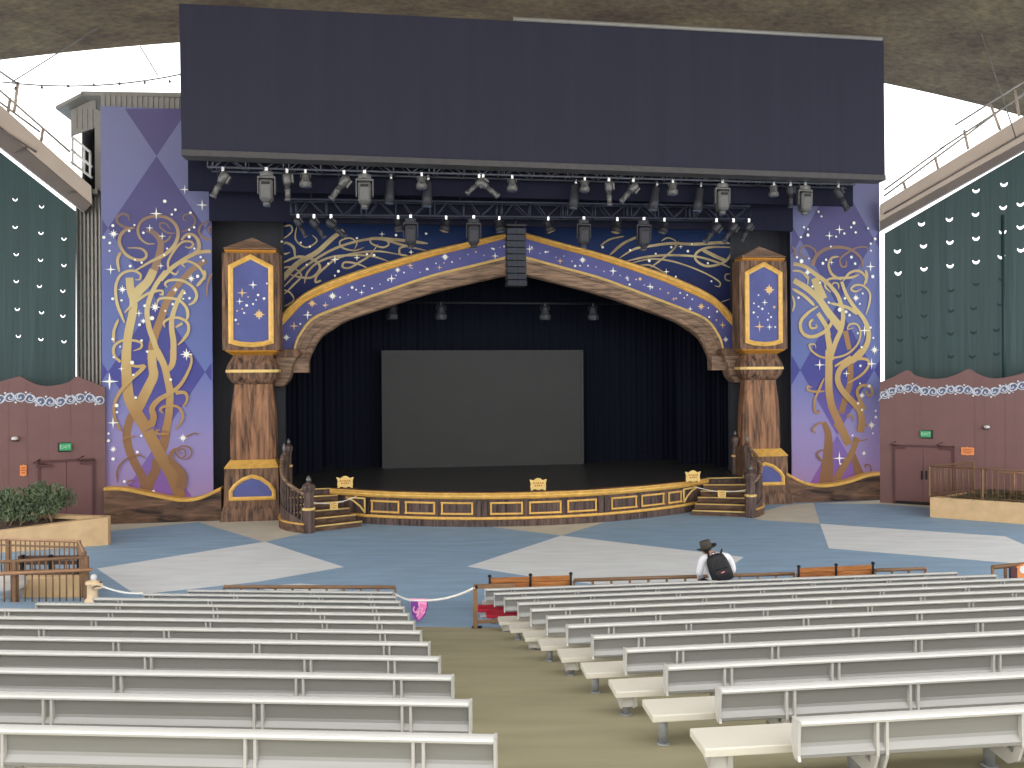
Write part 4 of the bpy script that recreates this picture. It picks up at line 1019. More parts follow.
VRR = [(J1, [(370, 20), (405, 100), (412, 200), (405, 330), (400, 420), (385, 560)], 40, 122, 1), (I1, [(600, 120), (595, 280), (560, 400), (520, 540)], 50, 52, 1), (J1, [(620, 290), (655, 400), (680, 480)], 40, 90, 1), (J1, [(350, 370), (440, 425)], 30, 30, 1), (G1, [(555, 520), (590, 680)], 46, 40, 1),
 (G1, [(400, 540), (420, 650), (430, 770)], 44, 60, 0), (I1, [(415, 0), (415, 150), (415, 330), (440, 480), (510, 640), (575, 790)], 62, 66, 0), (J1, [(480, 20), (545, 120), (590, 210)], 66, 60, 0), (J1, [(660, 150), (605, 290), (545, 390), (470, 520)], 44, 64, 0),
 (G1, [(100, 80), (230, 160), (330, 250), (400, 350), (470, 440), (520, 500)], 44, 70, 0), (G1, [(290, 70), (330, 170), (360, 250)], 60, 90, 0), (G1, [(320, 370), (390, 480), (410, 560)], 36, 44, 0), (G1, [(400, 110), (430, 140), (490, 220), (520, 310), (535, 390), (520, 500), (470, 620), (430, 740)], 30, 44, 0),
 (E1, [(100, 630), (200, 650), (300, 720), (400, 790)], 28, 38, 0), (E1, [(270, 650), (310, 560), (400, 500), (520, 490), (620, 520), (690, 590), (700, 660)], 34, 16, 1), (E1, [(235, 575), (180, 560), (165, 510), (220, 475), (290, 510), (305, 570)], 12, 20, 1), (E1, [(730, 520), (740, 490), (660, 490), (580, 530), (510, 590), (520, 650), (560, 650), (560, 600)], 12, 16, 1), (E1, [(500, 570), (440, 580), (410, 640), (440, 720), (520, 768)], 18, 24, 0), (E1, [(535, 775), (590, 710), (660, 690), (720, 730), (738, 790)], 20, 22, 0), (G1, [(725, 0), (738, 60), (710, 135)], 22, 20, 0), (E1, [(100, 690), (180, 700), (240, 768)], 16, 18, 0), (G1, [(238, 50), (230, 130)], 18, 8, 0), (E1, [(100, 480), (130, 540), (110, 580)], 20, 14, 1),
 (G1, [(100, 160), (200, 220), (290, 305)], 22, 30, 0), (G1, [(320, 310), (230, 370), (170, 450), (190, 540), (270, 570), (370, 530), (430, 460), (430, 410)], 26, 30, 0), (G1, [(280, 420), (250, 450), (260, 495), (305, 490), (300, 460)], 24, 12, 0), (G1, [(430, 190), (380, 140), (410, 80), (500, 70), (600, 65), (670, 40)], 16, 22, 0), (G1, [(440, 130), (455, 110), (490, 120), (495, 165)], 12, 12, 0), (G1, [(520, 100), (560, 210), (630, 320), (710, 420), (748, 520), (740, 620), (680, 720), (600, 780)], 26, 50, 0), (G1, [(420, 285), (500, 300), (590, 330), (650, 380)], 20, 30, 0), (G1, [(690, 160), (640, 185), (600, 165), (640, 130), (710, 140), (760, 200), (755, 290), (725, 380)], 16, 18, 0), (G1, [(620, 495), (570, 505), (590, 465), (650, 465), (682, 540), (650, 640), (560, 720), (440, 750), (340, 740), (265, 690), (245, 640), (290, 635), (300, 670)], 16, 16, 0), (G1, [(100, 220), (118, 290), (100, 355)], 16, 14, 0),
 (I1, [(690, 0), (600, 90), (510, 160), (485, 250), (520, 340), (600, 430), (670, 510), (690, 600), (680, 700)], 40, 60, 0), (I1, [(540, 120), (640, 80), (730, 80), (750, 130), (690, 210), (570, 285)], 24, 20, 0), (I1, [(600, 60), (460, 138)], 34, 16, 0), (I1, [(370, 240), (330, 330), (290, 430), (290, 520), (325, 535), (325, 505)], 22, 14, 0), (I1, [(375, 350), (290, 355), (230, 340), (232, 310), (268, 320)], 20, 12, 0), (I1, [(725, 350), (750, 390), (780, 370), (760, 310), (690, 305), (652, 350), (670, 420), (715, 510)], 14, 34, 0), (I1, [(585, 580), (565, 570), (580, 550), (610, 570), (620, 610)], 12, 14, 0),
 (J1, [(300, 110), (270, 80), (320, 30), (380, 20)], 16, 12, 0), (J1, [(640, 80), (700, 50), (760, 45)], 12, 12, 0), (J1, [(620, 150), (680, 175), (740, 160)], 12, 10, 0), (J1, [(350, 350), (310, 300), (330, 265), (375, 255)], 22, 10, 1), (J1, [(720, 410), (720, 380), (760, 390), (770, 460)], 10, 12, 1)]
def banner(name, label, t, x0, x1, yt, yb, pat, vines, stars, px2m, extra_bottom):
    s0 = stn(x0, 300, t)[0]; s1 = stn(x1, 300, t)[0]; zt = stn((x0+x1)/2, yt, t)[1]; zb = stn((x0+x1)/2, yb, t)[1]
    t0 = thing(name, label, 'banner', ST, ((s0+s1)/2, t, 0))
    m = MB(); m.b2((s0, t, zb), (s1, t+.05, zt), 0)
    for P in pat:
        Q = clip(P, x0+.6, x1-.6, yt+.6, yb)
        if len(Q) >= 3:
            o = len(m.v); m.v += [Vector((stn(a, b, t)[0], t-.004, stn(a, b, t)[1])) for a, b in Q]; m.face(range(o, o+len(Q)), 1)
    for i, (o, pts, w0, w1, mi) in enumerate(vines):
        q, w = vine_t(o, 8.533, pts, w0, w1, 6)
        keep = [(p, a) for p, a in zip(q, w) if x0 <= p[0]-a*.3 and p[0]+a*.3 <= x1+.5 and p[1] <= yb]
        if len(keep) < 2: continue
        m.ribbon([stn(a, b, t) for (a, b), _ in keep], [a*px2m for _, a in keep], t-.008-.0012*i, 3 if mi else 2)
    tt = t-.008-.0012*len(vines)-.004
    for k, a, b, r in stars:
        if not (x0+1 < a < x1-1): continue
        q = stn(a, b, t)
        if k == 's': m.star(q, r*px2m, tt, 4, .17, 4)
        elif k == 'e': m.star(q, r*px2m, tt, 8, .34, 4)
        else: m.dot(q, r*px2m, tt, 4)
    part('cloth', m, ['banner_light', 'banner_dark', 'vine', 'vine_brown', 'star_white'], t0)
    return t0
def cs(o, L): return [(k, o[0]+x/8.533, o[1]+y/8.533, r) for k, x, y, r in L]
SLt = cs(A1, [('d', 600, 100, 1.8), ('s', 770, 0, 5), ('s', 918, 132, 6), ('s', 528, 205, 6.5), ('d', 690, 172, 1.4), ('d', 660, 212, 1.3), ('d', 818, 197, 1.3), ('d', 158, 307, 1.5), ('e', 165, 378, 5), ('d', 82, 407, 1.6), ('d', 132, 455, 1.4), ('d', 130, 522, 1), ('s', 472, 327, 4), ('d', 418, 368, 1.3), ('s', 578, 397, 4), ('d', 297, 352, 1.3), ('d', 342, 302, 1), ('d', 850, 322, 1.2), ('d', 808, 343, 1), ('d', 808, 402, 1.6), ('d', 852, 502, 1.1), ('d', 620, 502, 1.1), ('d', 595, 557, 1.2), ('s', 140, 680, 5.5), ('d', 306, 652, 1.5), ('d', 403, 622, 1.2), ('s', 567, 650, 3.6), ('d', 347, 598, 1), ('d', 905, 575, 1.2), ('d', 928, 605, 1.2), ('d', 880, 738, 1.8)]) + \
 cs(B1, [('e', 240, 168, 4.6), ('d', 157, 247, 1.5), ('d', 232, 260, 1.2), ('e', 825, 75, 4.4), ('e', 690, 170, 3), ('d', 770, 198, 1.2), ('d', 758, 247, 1), ('d', 810, 243, 1.4), ('e', 518, 318, 5.6), ('s', 380, 370, 4), ('d', 430, 307, 1.5), ('d', 492, 412, 2.2), ('e', 418, 437, 3.4), ('d', 385, 468, 1.5), ('d', 668, 293, 1.3), ('d', 605, 350, 1), ('d', 157, 590, 1.4), ('d', 403, 602, 1.3), ('d', 450, 697, 1.3), ('d', 220, 655, 1), ('d', 165, 745, 1.2), ('e', 785, 720, 6.5)]) + \
 cs(C1, [('d', 322, 107, 2.0), ('s', 230, 160, 3.4), ('d', 332, 212, 1.2), ('s', 130, 268, 9), ('d', 650, 253, 1.5), ('d', 352, 405, 1.4), ('d', 190, 473, 2), ('d', 193, 530, 1.2), ('s', 160, 620, 6), ('d', 122, 712, 1.2), ('d', 400, 730, 1.2)]) + \
 cs(D1, [('d', 120, 175, 1.6), ('e', 162, 248, 4), ('d', 160, 330, 1.8), ('e', 755, 152, 4.8), ('d', 366, 272, 1.4), ('d', 256, 522, 1.4), ('d', 505, 605, 1.4)])
SRt = cs(E1, [('d', 320, 188, 1.3), ('d', 345, 228, 1.2), ('d', 196, 320, 1.2), ('d', 230, 337, 1), ('d', 230, 387, 1.7), ('d', 170, 405, 1.2), ('s', 413, 393, 5), ('s', 498, 340, 5), ('d', 470, 400, 1.1), ('d', 540, 374, 1.2), ('d', 622, 284, 1.7), ('d', 598, 321, 1.1), ('d', 637, 364, 1.3), ('d', 742, 330, 1.2), ('d', 802, 420, 1.6), ('d', 765, 460, 1.2), ('d', 767, 520, 1), ('s', 763, 655, 5.5), ('d', 782, 740, 1.8), ('d', 425, 485, 1), ('d', 137, 576, 1.2), ('d', 175, 610, 2.2), ('d', 238, 587, 1), ('d', 385, 597, 1.2), ('d', 357, 628, 1.6), ('s', 432, 620, 3), ('d', 600, 575, 1.5), ('d', 632, 630, 1.4), ('e', 225, 705, 4)]) + \
 cs(G1, [('d', 268, 142, 1.2), ('d', 150, 238, 1.3), ('d', 545, 243, 1.4), ('e', 638, 240, 4.4), ('d', 697, 202, 1), ('d', 672, 290, 1), ('d', 500, 340, 2.2), ('d', 555, 357, 1.6), ('d', 583, 387, 1.4), ('d', 407, 278, 1.2), ('s', 712, 517, 6), ('d', 763, 492, 1.3), ('d', 655, 540, 1.2), ('d', 787, 580, 1.1), ('e', 797, 682, 5), ('d', 688, 660, 1.3), ('d', 333, 110, 1.2)]) + \
 cs(I1, [('s', 330, 127, 6), ('s', 772, 118, 6), ('d', 677, 135, 1.4), ('s', 558, 200, 4), ('e', 690, 387, 4), ('d', 752, 307, 1.8), ('d', 673, 285, 1), ('d', 657, 455, 1.4), ('d', 690, 510, 1.4), ('d', 807, 518, 1.2), ('d', 808, 572, 1.5), ('e', 772, 640, 4.8), ('d', 783, 710, 1)]) + \
 cs(J1, [('s', 498, 325, 7), ('e', 707, 282, 3), ('d', 610, 130, 1), ('d', 507, 372, 1)])
PL_ = [dia((156.5, 228), 48.5, 72), dia((156.5, 372), 48.5, 72), dia((156.5, 84), 48.5, 72), dia((156.5, 516), 48.5, 72), dia((59.5, 228), 48.5, 72), dia((253.5, 228), 48.5, 72), dia((59.5, 372), 48.5, 72), dia((253.5, 372), 48.5, 72)]
PR_ = [dia((837, 239.5), 37, 65.3), dia((837, 370), 37, 65.3), dia((837, 109), 37, 65.3), dia((837, 500.6), 37, 65.3), dia((763, 239.5), 37, 65.3), dia((763, 370), 37, 65.3), dia((911, 239.5), 37, 65.3), dia((911, 370), 37, 65.3)]
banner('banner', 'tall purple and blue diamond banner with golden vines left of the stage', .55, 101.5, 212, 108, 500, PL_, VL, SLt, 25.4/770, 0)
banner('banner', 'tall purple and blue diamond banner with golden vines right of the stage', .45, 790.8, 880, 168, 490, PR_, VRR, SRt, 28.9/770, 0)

# wavy wooden skirting with gold top below the banners
def skirt(label, pts, t, yb):
    top = smooth(pts, 6); P = [stn(a, b, t) for a, b in top]
    t0 = thing('skirting', label, 'skirting', ST, ((P[0][0]+P[-1][0])/2, t, 0), 'wavy wooden skirtings')
    m = MB(); m.prism(P + [(P[-1][0], 0), (P[0][0], 0)], t, t+.35, 't'); part('board', m, 'wood_dark', t0)
    m = MB(); rings = []
    for i, p in enumerate(P):
        rings.append([(p[0], t+.36, p[1]+.05), (p[0], t-.02, p[1]+.05), (p[0], t-.07, p[1]+.0), (p[0], t-.05, p[1]-.05), (p[0], t+.0, p[1]-.06), (p[0], t+.36, p[1]-.06)])
    part('gold_capping', m.loft(rings), 'gold', t0)
skirt('wavy dark wooden skirting with gold capping below the left banner', [(104, 489), (116, 488.8), (129, 490), (155, 495.5), (180.6, 500), (200, 498), (221, 488.6)], .15, 522)
skirt('wavy dark wooden skirting with gold capping below the right banner', [(786, 473.6), (804.6, 483), (825, 485.8), (847.8, 482), (865.5, 476), (881, 473.8)], .05, 503)

# left wing of the stage house with its open landing
w0 = stn(101, 300, .7)
t0 = thing('stage_wing', 'grey ribbed metal wing of the stage building with an open landing, beside the left banner', 'building', ST, (w0[0]-.8, 1.0, 0))
fw = 1.5; sA = stn(76.5, 300, fw)[0]; sB = w0[0]+.02
zland = stn(90, 192, fw)[1]; ztop = stn(90, 112, fw)[1]
m = MB(); n = 9
prof = []
for i in range(n+1):
    s = sA+(sB-sA)*i/n
    for q, tt in ((0, 0), (.25, 0), (.32, -.07), (.72, -.07), (.79, 0)):
        if i < n: prof.append((s+(sB-sA)/n*q, fw+tt*1.7))
prof.append((sB, fw)); poly = prof + [(sB, fw+.3), (sA, fw+.3)]
m.prism(poly, 0, zland, 'z'); part('ribbed_cladding', m, 'cladding_grey', t0)
sC = stn(71, 150, fw)[0]; sD = stn(96, 150, fw)[0]
m = MB(); m.b2((sC, fw+.9, zland), (sC+.08, fw+1.9, ztop)); m.b2((sC, fw+1.8, zland), (sB+4, fw+1.9, ztop)); part('back_panel', m, 'cladding_dark', t0)
m = MB(); zo = stn(90, 132, fw)[1]
q = [(sC, zo)]
m.prism([(sC, stn(71, 136, fw)[1]), (sD, stn(96, 127, fw)[1]), (sD, stn(96, 98, fw)[1]), (sC, stn(71, 110, fw)[1])], fw+.0, fw+.06, 't')
for i in range(5): m.b2((sC+.12+.17*i, fw-.03, zo+.1), (sC+.2+.17*i, fw+.02, zo+.78))
part('upper_cladding', m, 'cladding_grey', t0)
m = MB(); m.b2((sD-.02, fw-.05, zland-.6), (sD+.22, fw+.35, ztop+.05)); part('corner_post', m, 'cladding_grey', t0)
m = MB(); P0 = stn(62, 111, fw); P1 = stn(90, 96.5, fw); P2 = stn(100, 97.5, fw)
m.prism([P0, P1, (P1[0], P1[1]-.12), (P0[0], P0[1]-.10)], fw-.5, fw+2.0, 't'); m.prism([(P1[0]-.1, P1[1]), (sB+4, stn(190, 101, fw)[1]+.15), (sB+4, stn(190, 101, fw)[1]), (P1[0]-.1, P1[1]-.14)], fw-.5, fw+2, 't'); part('roof', m, 'cladding_grey', t0)
m = MB(); zt_ = stn(150, 98, .9)[1]; zb_ = stn(150, 109, .9)[1]
m.b2((w0[0], .80, zb_-1.2), (w0[0]+3.8, 1.6, zt_))
for i in range(22): m.b2((w0[0]+.04+.17*i, .755, zb_-.2), (w0[0]+.13+.17*i, .81, zt_))
part('parapet', m, 'cladding_grey', t0)
for a, b in (((71, 136), (90, 152)), ((71, 149.5), (92, 167)), ((71, 162), (92, 178))):
    p, q = stn(a[0], a[1], fw-.4), stn(b[0], b[1], fw-.4); part('landing_rail', MB().tube([(p[0], fw-.4, p[1]), (q[0], fw-.4, q[1])], .045, 8), 'white_paint', t0)
for a, y0, y1 in ((90, 152, 176), (84, 147, 172), (72.5, 137, 165)):
    p, q = stn(a, y0, fw-.4), stn(a, y1, fw-.4); part('rail_post', MB().tube([(p[0], fw-.4, p[1]), (q[0], fw-.4, q[1])], .04, 8), 'white_paint', t0)
m = MB(); m.b2((sC, fw-.45, zland-.15), (sD+.2, fw+1.9, zland)); part('landing_floor', m, 'cladding_grey', t0)

# ------------------------------------------------------------------ drapes, trusses
def panel_px(name, label, cat, t, x0, x1, yT, yB, th, matn, nm='drape'):
    a = stn(x0, yB[0], t); b = stn(x1, yB[1], t); zt = max(stn(x0, yT[0], t)[1], stn(x1, yT[1], t)[1])
    t0 = thing(name, label, cat, ST, ((a[0]+b[0])/2, t, max(a[1], b[1])))
    m = MB(); m.prism([a, b, (b[0], zt), (a[0], zt)], t, t+th, 't'); part(nm, m, matn, t0); return t0, a, b, zt
tb = -2.3
a = stn(181.5, 155, tb); b = stn(885, 180, tb); c = stn(883.5, 40.5, tb); d = stn(179, 3.5, tb)
t0 = thing('stage_border', 'huge black cloth border hanging above the stage front', 'border', ST, ((a[0]+b[0])/2, tb, a[1]))
m = MB(); m.prism([(a[0], a[1]+.12), (b[0], b[1]+.12), c, d], tb, tb+.45, 't'); part('drape', m, 'drape_black', t0)
m = MB(); m.prism([(a[0], a[1]-.02), (b[0], b[1]-.02), (b[0], b[1]+.16), (a[0], a[1]+.16)], tb-.05, tb+.5, 't'); part('hem_batten', m, 'hem_grey', t0)
e_ = stn(513, 20.5, tb); m = MB(); m.tube([(e_[0], tb-.05, e_[1]+.03), (c[0]-.1, tb-.05, c[1]+.03)], .07, 8); part('top_batten', m, 'cladding_grey', t0)
panel_px('inner_border', 'dark navy cloth border hanging behind the front truss', 'border', -1.0, 188, 853, (150, 165), (190, 206), .15, 'drape_navy')
panel_px('inner_border', 'second dark navy cloth border hanging behind the rear truss', 'border', -.22, 209, 793, (185, 195), (220.5, 231), .15, 'drape_navy')
def truss(label, t, x0, x1, yt, yb, depth, bays, matn, r=.035):
    A0, A1_ = stn(x0, yb[0], t), stn(x1, yb[1], t); zb = (A0[1]+A1_[1])/2
    B0_, B1_ = stn(x0, yt[0], t), stn(x1, yt[1], t)
    s0, s1 = A0[0], A1_[0]
    zl = lambda s: A0[1]+(A1_[1]-A0[1])*(s-s0)/(s1-s0); zu = lambda s: B0_[1]+(B1_[1]-B0_[1])*(s-s0)/(s1-s0)
    t0 = thing('lighting_truss', label, 'truss', ST, ((s0+s1)/2, t, zb), 'lighting trusses over the stage')
    for tt in (t, t+depth):
        part('chord', MB().tube([(s0, tt, zl(s0)), (s1, tt, zl(s1))], r, 8), matn, t0)
        part('chord', MB().tube([(s0, tt, zu(s0)), (s1, tt, zu(s1))], r, 8), matn, t0)
    m = MB()
    for i in range(bays+1):
        s = s0+(s1-s0)*i/bays
        for tt in (t, t+depth):
            for ds in ((0,) if i % 2 else (0, .16)): m.tube([(min(s+ds, s1), tt, zl(s)), (min(s+ds, s1), tt, zu(s))], r*.6, 6)
            if i < bays:
                e = s0+(s1-s0)*(i+1)/bays; mid = (s+e)/2
                m.tube([(s+.2, tt, zu(s) if i % 2 else zl(s)), (mid, tt, zl(mid) if i % 2 else zu(mid))], r*.5, 6)
                m.tube([(mid, tt, zl(mid) if i % 2 else zu(mid)), (e-.05, tt, zu(e) if i % 2 else zl(e))], r*.5, 6)
        m.tube([(s, t, zl(s)), (s, t+depth, zl(s))], r*.6, 6); m.tube([(s, t, zu(s)), (s, t+depth, zu(s))], r*.6, 6)
    part('lattice', m, matn, t0)
    zhang = max(zl(s0), zu(s0))
    m = MB()
    for f in (.04, .35, .65, .96):
        s = s0+(s1-s0)*f; m.tube([(s, t+depth*.5, zu(s)), (s, t+depth*.5, 14.8 if t < -1 else 13.0)], .02, 6)
    part('hanging_cable', m, 'truss_dark', t0)
    return zl
T1, T2 = -1.75, -.80
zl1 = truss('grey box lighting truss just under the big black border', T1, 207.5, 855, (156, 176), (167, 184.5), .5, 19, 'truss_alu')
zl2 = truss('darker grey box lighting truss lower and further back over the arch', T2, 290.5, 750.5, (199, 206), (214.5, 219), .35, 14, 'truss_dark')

# ------------------------------------------------------------------ stage lights
LN = [0]
GRP = 'stage lights hanging on the trusses'
def Rt(a): return Matrix.Rotation(a, 3, 'Y')
def moving(px, y0, y1, T, zl, col, label, hang=None):
    s = stn(px, y0, T)[0]; z = zl(s); h = (y1-y0)*(26.0/770); k = h/1.06
    t0 = thing('moving_light', label, 'stage light', ST, (s, T, z), GRP)
    part('clamp', MB().box((s, T, z-.02), (.10*k, .12*k, .16*k)), 'chrome', t0, bevel=.01)
    m = MB(); m.lathe((s, T, z-.10*k), [(.17*k, -.10*k), (.19*k, -.05*k), (.19*k, .02*k), (.10*k, .05*k)], 8, sm=False, a0=math.pi/8, sc=(1.05, .8)); part('base', m, col, t0)
    m = MB()
    for q in (-1, 1): m.prism([(T-.07*k, z-.24*k), (T+.07*k, z-.24*k), (T+.06*k, z-.72*k), (T-.06*k, z-.72*k)], s+q*.235*k-.02, s+q*.235*k+.02, 's')
    m.b2((s-.25*k, T-.07*k, z-.26*k), (s+.25*k, T+.07*k, z-.20*k)); part('yoke', m, col, t0, bevel=.01)
    m = MB(); zz = z
    def rr(hw, hd, z_): c_ = .3; return [(s-hw+hw*c_, T-hd, z_), (s+hw-hw*c_, T-hd, z_), (s+hw, T-hd+hd*c_, z_), (s+hw, T+hd-hd*c_, z_), (s+hw-hw*c_, T+hd, z_), (s-hw+hw*c_, T+hd, z_), (s-hw, T+hd-hd*c_, z_), (s-hw, T-hd+hd*c_, z_)]
    m.loft([rr(.15*k, .14*k, z-.30*k), rr(.19*k, .18*k, z-.36*k), rr(.185*k, .18*k, z-.85*k), rr(.13*k, .13*k, z-.94*k)]); hd = part('head', m, col, t0, bevel=.012)
    m = MB(); m.b2((s-.13*k, T-.19*k, z-.82*k), (s+.13*k, T-.17*k, z-.48*k)); part('front_cover', m, col, hd, bevel=.01)
    m = MB(); m.b2((s-.12*k, T-.188*k, z-.46*k), (s+.12*k, T-.175*k, z-.38*k)); part('display', m, 'lamp_black', hd)
    part('lens', MB().cyl((s, T, z-.93*k), (s, T, z-1.06*k), .115*k, 14, 0, .10*k), col, hd)
    part('glass', MB().cyl((s, T, z-1.058*k), (s, T, z-1.066*k), .085*k, 14), 'glass_lens', hd)
def profile(px, y0, y1, T, zl, col, label, ang=0.0, fwd=.0):
    s = stn(px, y0, T)[0]; z = zl(s); k = (y1-y0)*(26.0/770)/max(.75, abs(math.cos(math.radians(ang))))/.98
    t0 = thing('profile_light', label, 'stage light', ST, (s, T, z), GRP)
    part('clamp', MB().box((s, T, z-.03), (.09, .10, .15)), 'chrome', t0, bevel=.01)
    piv = Vector((s, T, z-.30*k)); R = Rt(math.radians(-ang))
    m = MB()
    for q in (-1, 1): m.tube([(s+q*.02, T, z-.08), (s+q*.15*k, T, z-.12), (s+q*.15*k, T, piv.z)], .018, 6)
    part('yoke', m, 'lamp_black', t0)
    def ax(pr, n=12): m = MB(); m.lathe(piv, [(r, zz) for r, zz in pr], n, R=R); return m
    hb = part('housing', ax([(.05*k, .20*k), (.12*k, .17*k), (.14*k, .10*k), (.14*k, -.06*k), (.115*k, -.10*k), (.115*k, -.16*k)][::-1]), col, t0)
    br = part('barrel', ax([(.08*k, -.14*k), (.085*k, -.30*k), (.10*k, -.31*k), (.10*k, -.36*k), (.088*k, -.37*k), (.088*k, -.58*k), (.11*k, -.60*k), (.11*k, -.66*k)][::-1]), col, t0)
    part('lens', ax([(.085*k, -.655*k), (.085*k, -.665*k)][::-1]), 'glass_lens', br)
    m = MB(); m.box(piv + R @ Vector((.17*k, 0, .02*k)), (.06*k, .14*k, .24*k), R=R); part('rear_box', m, col, hb)
def par(px, y0, y1, T, zl, col, label, ang=0.0, clamp='chrome'):
    s = stn(px, y0, T)[0]; z = zl(s); k = (y1-y0)*(26.0/770)/.62
    t0 = thing('par_light', label, 'stage light', ST, (s, T, z), GRP)
    part('clamp', MB().box((s, T, z-.03), (.08, .10, .14)), clamp, t0, bevel=.01)
    piv = Vector((s, T, z-.26*k)); R = Rt(math.radians(-ang))
    m = MB()
    for q in (-1, 1): m.tube([(s+q*.02, T, z-.06), (s+q*.17*k, T, z-.10), (s+q*.17*k, T, piv.z)], .016, 6)
    part('yoke', m, col, t0)
    m = MB(); m.lathe(piv, [(.08*k, .14*k), (.12*k, .12*k), (.14*k, -.02*k), (.17*k, -.12*k), (.22*k, -.18*k), (.22*k, -.32*k), (.17*k, -.345*k)][::-1], 10, R=R, sm=False); cn = part('can', m, col, t0)
    m = MB(); m.lathe(piv, [(.165*k, -.34*k), (.165*k, -.352*k)][::-1], 12, R=R); part('lens', m, 'glass_lens', cn)
def scoop(px, y0, y1, T, zl, col, label, ang=8.0):
    s = stn(px, y0, T)[0]; z = zl(s); k = (y1-y0)*(26.0/770)/1.0
    t0 = thing('barrel_light', label, 'stage light', ST, (s, T, z), GRP)
    part('clamp', MB().box((s+.02, T, z-.03), (.08, .10, .16)), 'chrome', t0, bevel=.01)
    m = MB(); m.tube([(s, T, z-.08), (s, T, z-.25*k)], .03, 6); part('yoke', m, 'lamp_silver', t0)
    R = Rt(math.radians(-ang)); m = MB(); m.lathe((s, T, z-.22*k), [(.10*k, .05*k), (.14*k, 0), (.15*k, -.40*k), (.17*k, -.44*k), (.17*k, -.78*k)][::-1], 12, R=R); bd = part('housing', m, col, t0)
    m = MB(); m.lathe((s, T, z-.22*k), [(.15*k, -.775*k), (.15*k, -.79*k)][::-1], 12, R=R); part('lens', m, 'glass_lens', bd)
def z1m(s): return zl1(s)-.03
def z2m(s): return zl2(s)-.03
F_ = 'on the front truss'; B_ = 'on the rear truss'
moving(266.5, 169, 203, T1, z1m, 'lamp_silver', 'silver moving light %s above the left pillar, first from the left' % F_)
moving(364.5, 172, 206.5, T1, z1m, 'lamp_silver', 'silver moving light %s, second from the left' % F_)
moving(722, 181, 214, T1, z1m, 'lamp_silver', 'silver moving light %s, left of the right pillar' % F_)
moving(804.5, 184, 216, T1, z1m, 'lamp_silver', 'silver moving light at the right end of the front truss, before the right banner')
profile(223, 172, 198, T1, z1m, 'lamp_silver', 'silver spotlight at the far left end of the front truss, tilted left', -28)
profile(287, 170, 199, T1, z1m, 'lamp_silver', 'silver spotlight %s pointing straight down, between the first two moving lights' % F_, 2)
profile(344, 172, 197, T1, z1m, 'lamp_silver', 'silver spotlight tilted down left beside the second moving light', -36)
profile(483, 176, 197, T1, z1m, 'lamp_silver', 'silver spotlight %s tilted right, left of the arch tip' % F_, 52)
profile(479, 176, 194, T1, z1m, 'lamp_silver', 'silver spotlight %s tilted left, crossed with its right hand neighbour' % F_, -48)
profile(608.5, 179, 206, T1, z1m, 'lamp_silver', 'silver spotlight %s pointing straight down, right of the arch tip' % F_, 3)
profile(633, 180, 201, T1, z1m, 'lamp_silver', 'silver spotlight %s tilted down left, right of the arch tip' % F_, -42)
profile(790, 184, 209, T1, z1m, 'lamp_dark', 'dark grey spotlight %s pointing down, next to the last moving light' % F_, 2)
profile(838, 185, 210, T1, z1m, 'lamp_dark', 'dark spotlight at the right end of the front truss tilted to the right', 32)
for i, (px, y0, y1, lab) in enumerate(((305.5, 170, 186, 'between the two left moving lights'), (421.5, 175, 190, 'right of the second moving light'), (512, 177, 192, 'directly above the hanging speaker array'), (584.5, 179, 193, 'right of the hanging speaker array'), (672.5, 181, 196, 'left of the third moving light'), (773.5, 184, 198, 'above the right pillar'))):
    par(px, y0, y1, T1, z1m, 'lamp_silver', 'small silver flood light on the front truss %s' % lab, 0)
for px, y0, y1, a, lab in ((390.5, 176, 203, -4, 'right of the second moving light'), (427.5, 176, 205, -2, 'just right of the small silver flood'), (575, 179, 207, -6, 'right of the arch tip'), (656, 181, 209, -9, 'second from the right'), (700, 182, 210, -9, 'left of the right moving light')):
    scoop(px, y0, y1, T1+.35, z1m, 'lamp_dark', 'dim dark barrel light behind the front truss, %s' % lab, a)
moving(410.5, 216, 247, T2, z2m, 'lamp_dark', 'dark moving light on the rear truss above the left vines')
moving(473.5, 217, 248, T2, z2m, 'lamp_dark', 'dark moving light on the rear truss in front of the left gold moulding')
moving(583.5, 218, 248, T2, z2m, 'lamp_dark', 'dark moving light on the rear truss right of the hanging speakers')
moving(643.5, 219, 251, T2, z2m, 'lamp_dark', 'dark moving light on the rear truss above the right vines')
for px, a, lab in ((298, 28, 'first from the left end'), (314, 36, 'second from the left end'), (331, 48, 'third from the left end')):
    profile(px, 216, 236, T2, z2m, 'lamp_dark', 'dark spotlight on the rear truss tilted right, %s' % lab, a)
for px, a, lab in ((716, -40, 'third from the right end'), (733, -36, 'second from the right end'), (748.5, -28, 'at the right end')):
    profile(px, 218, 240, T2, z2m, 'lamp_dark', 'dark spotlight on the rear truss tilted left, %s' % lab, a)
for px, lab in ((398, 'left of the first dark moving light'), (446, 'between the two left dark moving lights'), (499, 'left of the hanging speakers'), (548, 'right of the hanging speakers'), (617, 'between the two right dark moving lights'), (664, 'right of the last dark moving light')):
    par(px, 217, 232, T2, z2m, 'lamp_black', 'small black flood light on the rear truss, %s' % lab, random.choice((-14, 10, 20)))

